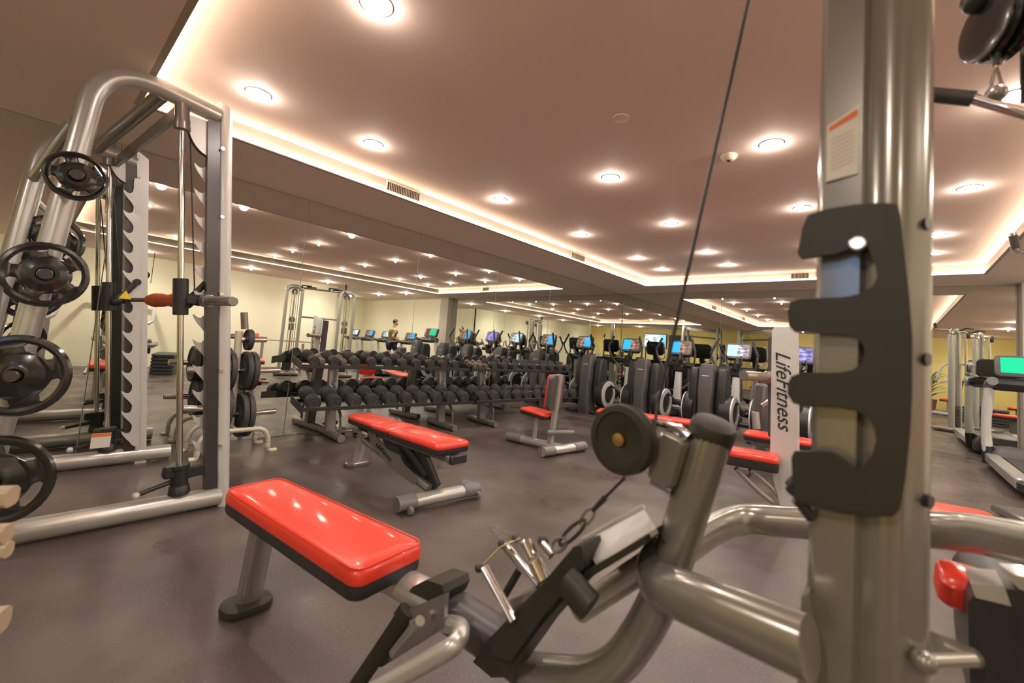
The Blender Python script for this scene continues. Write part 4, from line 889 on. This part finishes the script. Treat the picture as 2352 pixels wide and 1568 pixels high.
# sticker on post
YS=Y0-.0715
st=MB().prism(YP([(1900,290),(1976,240),(1972,398),(1897,418)],YS),(0,-.001,0),(0,.0008,0)).build('sticker',PAPER,nr,world=True,label='white instruction sticker with an orange band')
MB().prism(YP([(1904,294),(1970,250),(1970,266),(1904,304)],YS),(0,-.0016,0),(0,-.0009,0)).build('orange_band',ORST,st,world=True)
m=MB()
for k in range(8):
    y=318+k*10; m.prism(YP([(1908,y+4),(1960,y-20),(1960,y-18),(1908,y+6)],YS),(0,-.0015,0),(0,-.0009,0))
m.build('printed_lines',GREYW,st,world=True)
# post base boss
MB().prism(YP([(1840,1500),(1850,1345),(1866,1340),(1880,1400),(1880,1568),(1845,1568)],.80),(0,-.04,0),(0,.05,0)).build('post_boss',PLAT,nr,world=True)
MB().box(atY(1832,1440,.8),(.014,.03,.022),bev=.003).build('stop_block',BLACK,nr,world=True)
# pulley
pc_=atY(1430,1008,.775); ax_=Vector((-.10,-1,.0)).normalized()
m=MB(); m.lathe([(.012,-.012),(.055,-.016),(.064,-.014),(.0665,-.006),(.058,0),(.0665,.006),(.064,.014),(.052,.016),(.050,.012),(.018,.010),(.012,.008)],pc_,ax_,40,closed=True); pw=m.build('pulley_wheel',OLIVEB,nr,world=True)
m=MB(); m.lathe([(.012,.010),(.012,.016),(.006,.017),(.001,.017)],pc_,ax_,16); m.lathe([(.010,-.03),(.010,.01),(.001,.01)],pc_,ax_,16); m.build('axle_pin',BRASS,pw,world=True)
m=MB(); m.lathe([(.001,-.026),(.045,-.026),(.062,-.020),(.064,-.014),(.001,-.014)],pc_,ax_,36); m.build('pulley_cheek',OLIVEB,nr,world=True)
bx=atY(1540,1052,.82); M=frameM(bx,tuple(dn),(0,-1,0))
m=MB(); m.slab(rrect(.095,.05,.012),[(.004,-.028),(0,-.022),(0,.022),(.004,.028)],M); m.build('swivel_block',PLAT,nr,world=True)
m=MB(); m.tube([M@Vector((.052,-.02,.0)),M@Vector((.058,.0,.0)),M@Vector((.052,.04,0))],.009,12); m.build('swivel_pin',CHROME,nr,world=True); MB().tube([M@Vector((-.055,-.02,.0)),M@Vector((-.055,.02,.0))],.012,12).build('swivel_nut',CHROME,nr,world=True)
# cable
ctop=atY(1720,0,Y0-.03); cdir=(ctop-atY(1512,925,Y0-.05)).normalized()
MB().tube([pc_+Vector((.0575,.0,.012)),atY(1512,925,Y0-.05),ctop,ctop+cdir*.55],.0034,10).build('cable',BLACK,nr,world=True)
w0=atY(1436,1096,.775); w1=atY(1392,1140,.775)
MB().tube([w0,w1],.0032,10).build('cable',BLACK,nr,world=True)
MB().tube([w1,atY(1362,1172,.775)],.0065,12,taper=.0048).build('cable_sleeve',BLACK,nr,world=True)
# row handle (separate thing)
rh=thing('row_handle','chrome double-grip row handle clipped to the cable, resting on the foot plate','cable handle',atY(1215,1320,.78))
def ringlink(a,b,r,w,y,nm,mt=CHROME):
    a=atY(*a,y); b=atY(*b,y); d=(b-a); L=d.length; d.normalize(); n=Vector((0,1,0)).cross(d).normalized(); pts=[]
    for k in range(25):
        th=2*PI*k/24; pts.append((a+b)/2+d*(L/2)*math.cos(th)+n*w*math.sin(th))
    MB().tube(pts,r,8).build(nm,mt,rh,world=True)
ringlink((1366,1168),(1334,1205),.003,.009,.775,'carabiner_ring',STEELD); ringlink((1345,1195),(1285,1250),.0036,.009,.775,'carabiner',GUNM); ringlink((1300,1238),(1268,1262),.004,.011,.775,'eye_ring',STEELD)
m=MB(); a=atY(1205,1240,.775); b=atY(1250,1335,.775); m.cyl(a,a.lerp(b,.45),.014,16,bev=.003); m.cyl(a.lerp(b,.5),b,.017,16,bev=.003); m.cyl(atY(1245,1250,.775),atY(1268,1275,.775),.010,12); m.build('swivel_body',CHROME,rh,world=True)
m=MB(); m.tube([atY(1112,1302,.73),atY(1180,1425,.73)],.012,14,ry=.008); m.build('grip_bar',CHROME,rh,world=True)
m=MB(); m.tube([atY(1160,1252,.80),atY(1236,1345,.80)],.010,14); m.build('grip_bar',CHROME,rh,world=True)
m=MB(); m.tube([atY(1098,1305,.73),atY(1150,1255,.78),atY(1195,1236,.80)],.0028,8); m.build('side_strap',CHROME,rh,world=True)
m=MB(); m.sphere(atY(1100,1304,.73),.0095); m.sphere(atY(1152,1248,.79),.0095); m.sphere(atY(1184,1236,.80),.009); m.sphere(atY(1248,1242,.80),.013); m.build('end_plug',BLACK,rh,world=True)
# ---------------------------------------------------------------- lat bar at top right
lb=thing('lat_pulldown','lat pulldown pulley block hanging over a chrome bar at the top right','cable machine',(.15,1.2,1.6))
YL=1.2
for px,dx in ((2270,0),(2312,0)):
    MB().lathe([(.01,-.009),(.058,-.011),(.064,-.008),(.055,0),(.064,.008),(.058,.011),(.01,.009)],atY(px,62,YL+(.0 if px<2300 else .01)),(1,.55,0),32).build('pulley_wheel',GLOSSB,lb,world=True)
m=MB(); m.prism(YP([(2262,-40),(2330,-40),(2335,60),(2318,130),(2300,145),(2268,120),(2255,50)],YL+.012),(0,0,0),(0,.006,0)); m.build('pulley_cheek',STEELD,lb,world=True)
m=MB(); m.cyl(atY(2290,100,YL),atY(2290,-300,YL),.006,10); m.cyl(atY(2352,235,YL+.1),atY(2346,-300,YL+.1),.005,8); m.sphere(atY(2245,0,YL),.026); m.build('cable',BLACK,lb,world=True)
m=MB(); m.cyl(atY(2287,95,YL),atY(2289,150,YL),.010,12,r2=.006); m.build('cable_end',BLACK,lb,world=True)
l2=thing('lat_bar','chrome lat bar with black rubber grip hanging from the pulley at the top right','cable handle',(.2,1.2,1.55))
m=MB()
pts=[atY(*q,YL) for q in [(2288,148),(2275,212),(2284,214)]]
m.tube([atY(2286,150,YL),atY(2274,208,YL)],.003,8); m.tube([atY(2290,150,YL),atY(2304,208,YL)],.003,8); m.tube([atY(2274,208,YL),atY(2304,208,YL)],.003,8); m.tube([atY(2284,152,YL),atY(2292,152,YL)],.004,8); m.build('carabiner',CHROME,l2,world=True)
MB().tube([atY(2232,226,YL),atY(2330,254,YL),atY(2440,288,YL-.02)],.010,16,bend=.05).build('bar',CHROME,l2,world=True)
MB().tube([atY(2136,217,YL),atY(2236,227,YL)],.0145,18).build('rubber_grip',RUBBER,l2,world=True)
MB().sphere(atY(2288,216,YL),.017).build('bar_eye',STEELD,l2,world=True)
# ---------------------------------------------------------------- right foreground weight housing
wh=thing('weight_housing','black weight stack housing with pale cap and red pad at the lower right','weight machine',(.3,1.3,0))
Yw=1.15
top=YP([(2222,1385),(2240,1362),(2322,1352),(2420,1372),(2420,1700),(2236,1640),(2228,1568)],Yw)
MB().prism(top,(0,0,0),(0,.25,0)).build('housing',BLACK,wh,world=True)
MB().prism(YP([(2228,1337),(2306,1345),(2322,1390),(2240,1370)],Yw-.004),(0,-.004,0),(0,.08,0)).build('top_cap',SILVER,wh,world=True)
MB().prism(YP([(2308,1318),(2400,1330),(2400,1375),(2340,1352)],Yw-.0),(0,0,0),(0,.06,0)).build('top_cap',SILVER,wh,world=True)
c=atY(2252,1350,Yw+.10); M=frameM(c,(1,.1,-.05),(0,-.35,1)); o=MB().slab(rrect(.12,.08,.02),[(.008,-.04),(0,-.03),(0,.01),(.006,.018),(.018,.022)],M).build('pad',RED,wh,world=True)
m=MB(); m.tube([atY(2140,1475,1.0),atY(2232,1510,1.1)],.016,12); m.build('link_bar',PLAT,wh,world=True)
# ---------------------------------------------------------------- beige pegs at the lower left edge
sr=thing('accessory_rack','beige pegged accessory rack cropped by the left edge of the view','rack',(-1.35,.05,0))
m=MB(); q=atX(-40,1200,-1.5); m.box((-1.5,q.y-.05,.55),(.05,.05,1.1),bev=.008); m.box((-1.5,q.y-.05,.015),(.35,.3,.03),bev=.008); m.build('post',BLACK,sr,world=True)
for (px,py,h) in ((22,1140,.042),(12,1225,.038),(14,1262,.032),(2,1425,.05)):
    c=atX(px,py,-1.45); e=Vector((-1.5,q.y-.05,c.z)); MB().tube([e,c+(c-e).normalized()*.005],h*.5,12,rnd=4).build('peg',BEIGE,sr,world=True)
# ---------------------------------------------------------------- world and camera
w=bpy.data.worlds.new('world'); SC.world=w; w.use_nodes=True; bg=w.node_tree.nodes['Background']; bg.inputs[0].default_value=(1,.85,.7,1); bg.inputs[1].default_value=.05
cam=bpy.data.cameras.new('camera'); co=bpy.data.objects.new('camera',cam); COL.objects.link(co)
co.matrix_world=Matrix(((rt.x,up.x,-fw.x,0),(rt.y,up.y,-fw.y,0),(rt.z,up.z,-fw.z,1.05),(0,0,0,1)))
cam.sensor_width=36; cam.lens=F/2352*36; cam.shift_y=PY/2352; cam.clip_start=.02; cam.clip_end=80
cam.dof.use_dof=True; cam.dof.focus_distance=3.3; cam.dof.aperture_fstop=2.4
SC.camera=co
SC.view_settings.view_transform='Standard'; SC.view_settings.look='None'; SC.view_settings.gamma=1; SC.view_settings.exposure=.72; SC.view_settings.use_curve_mapping=False
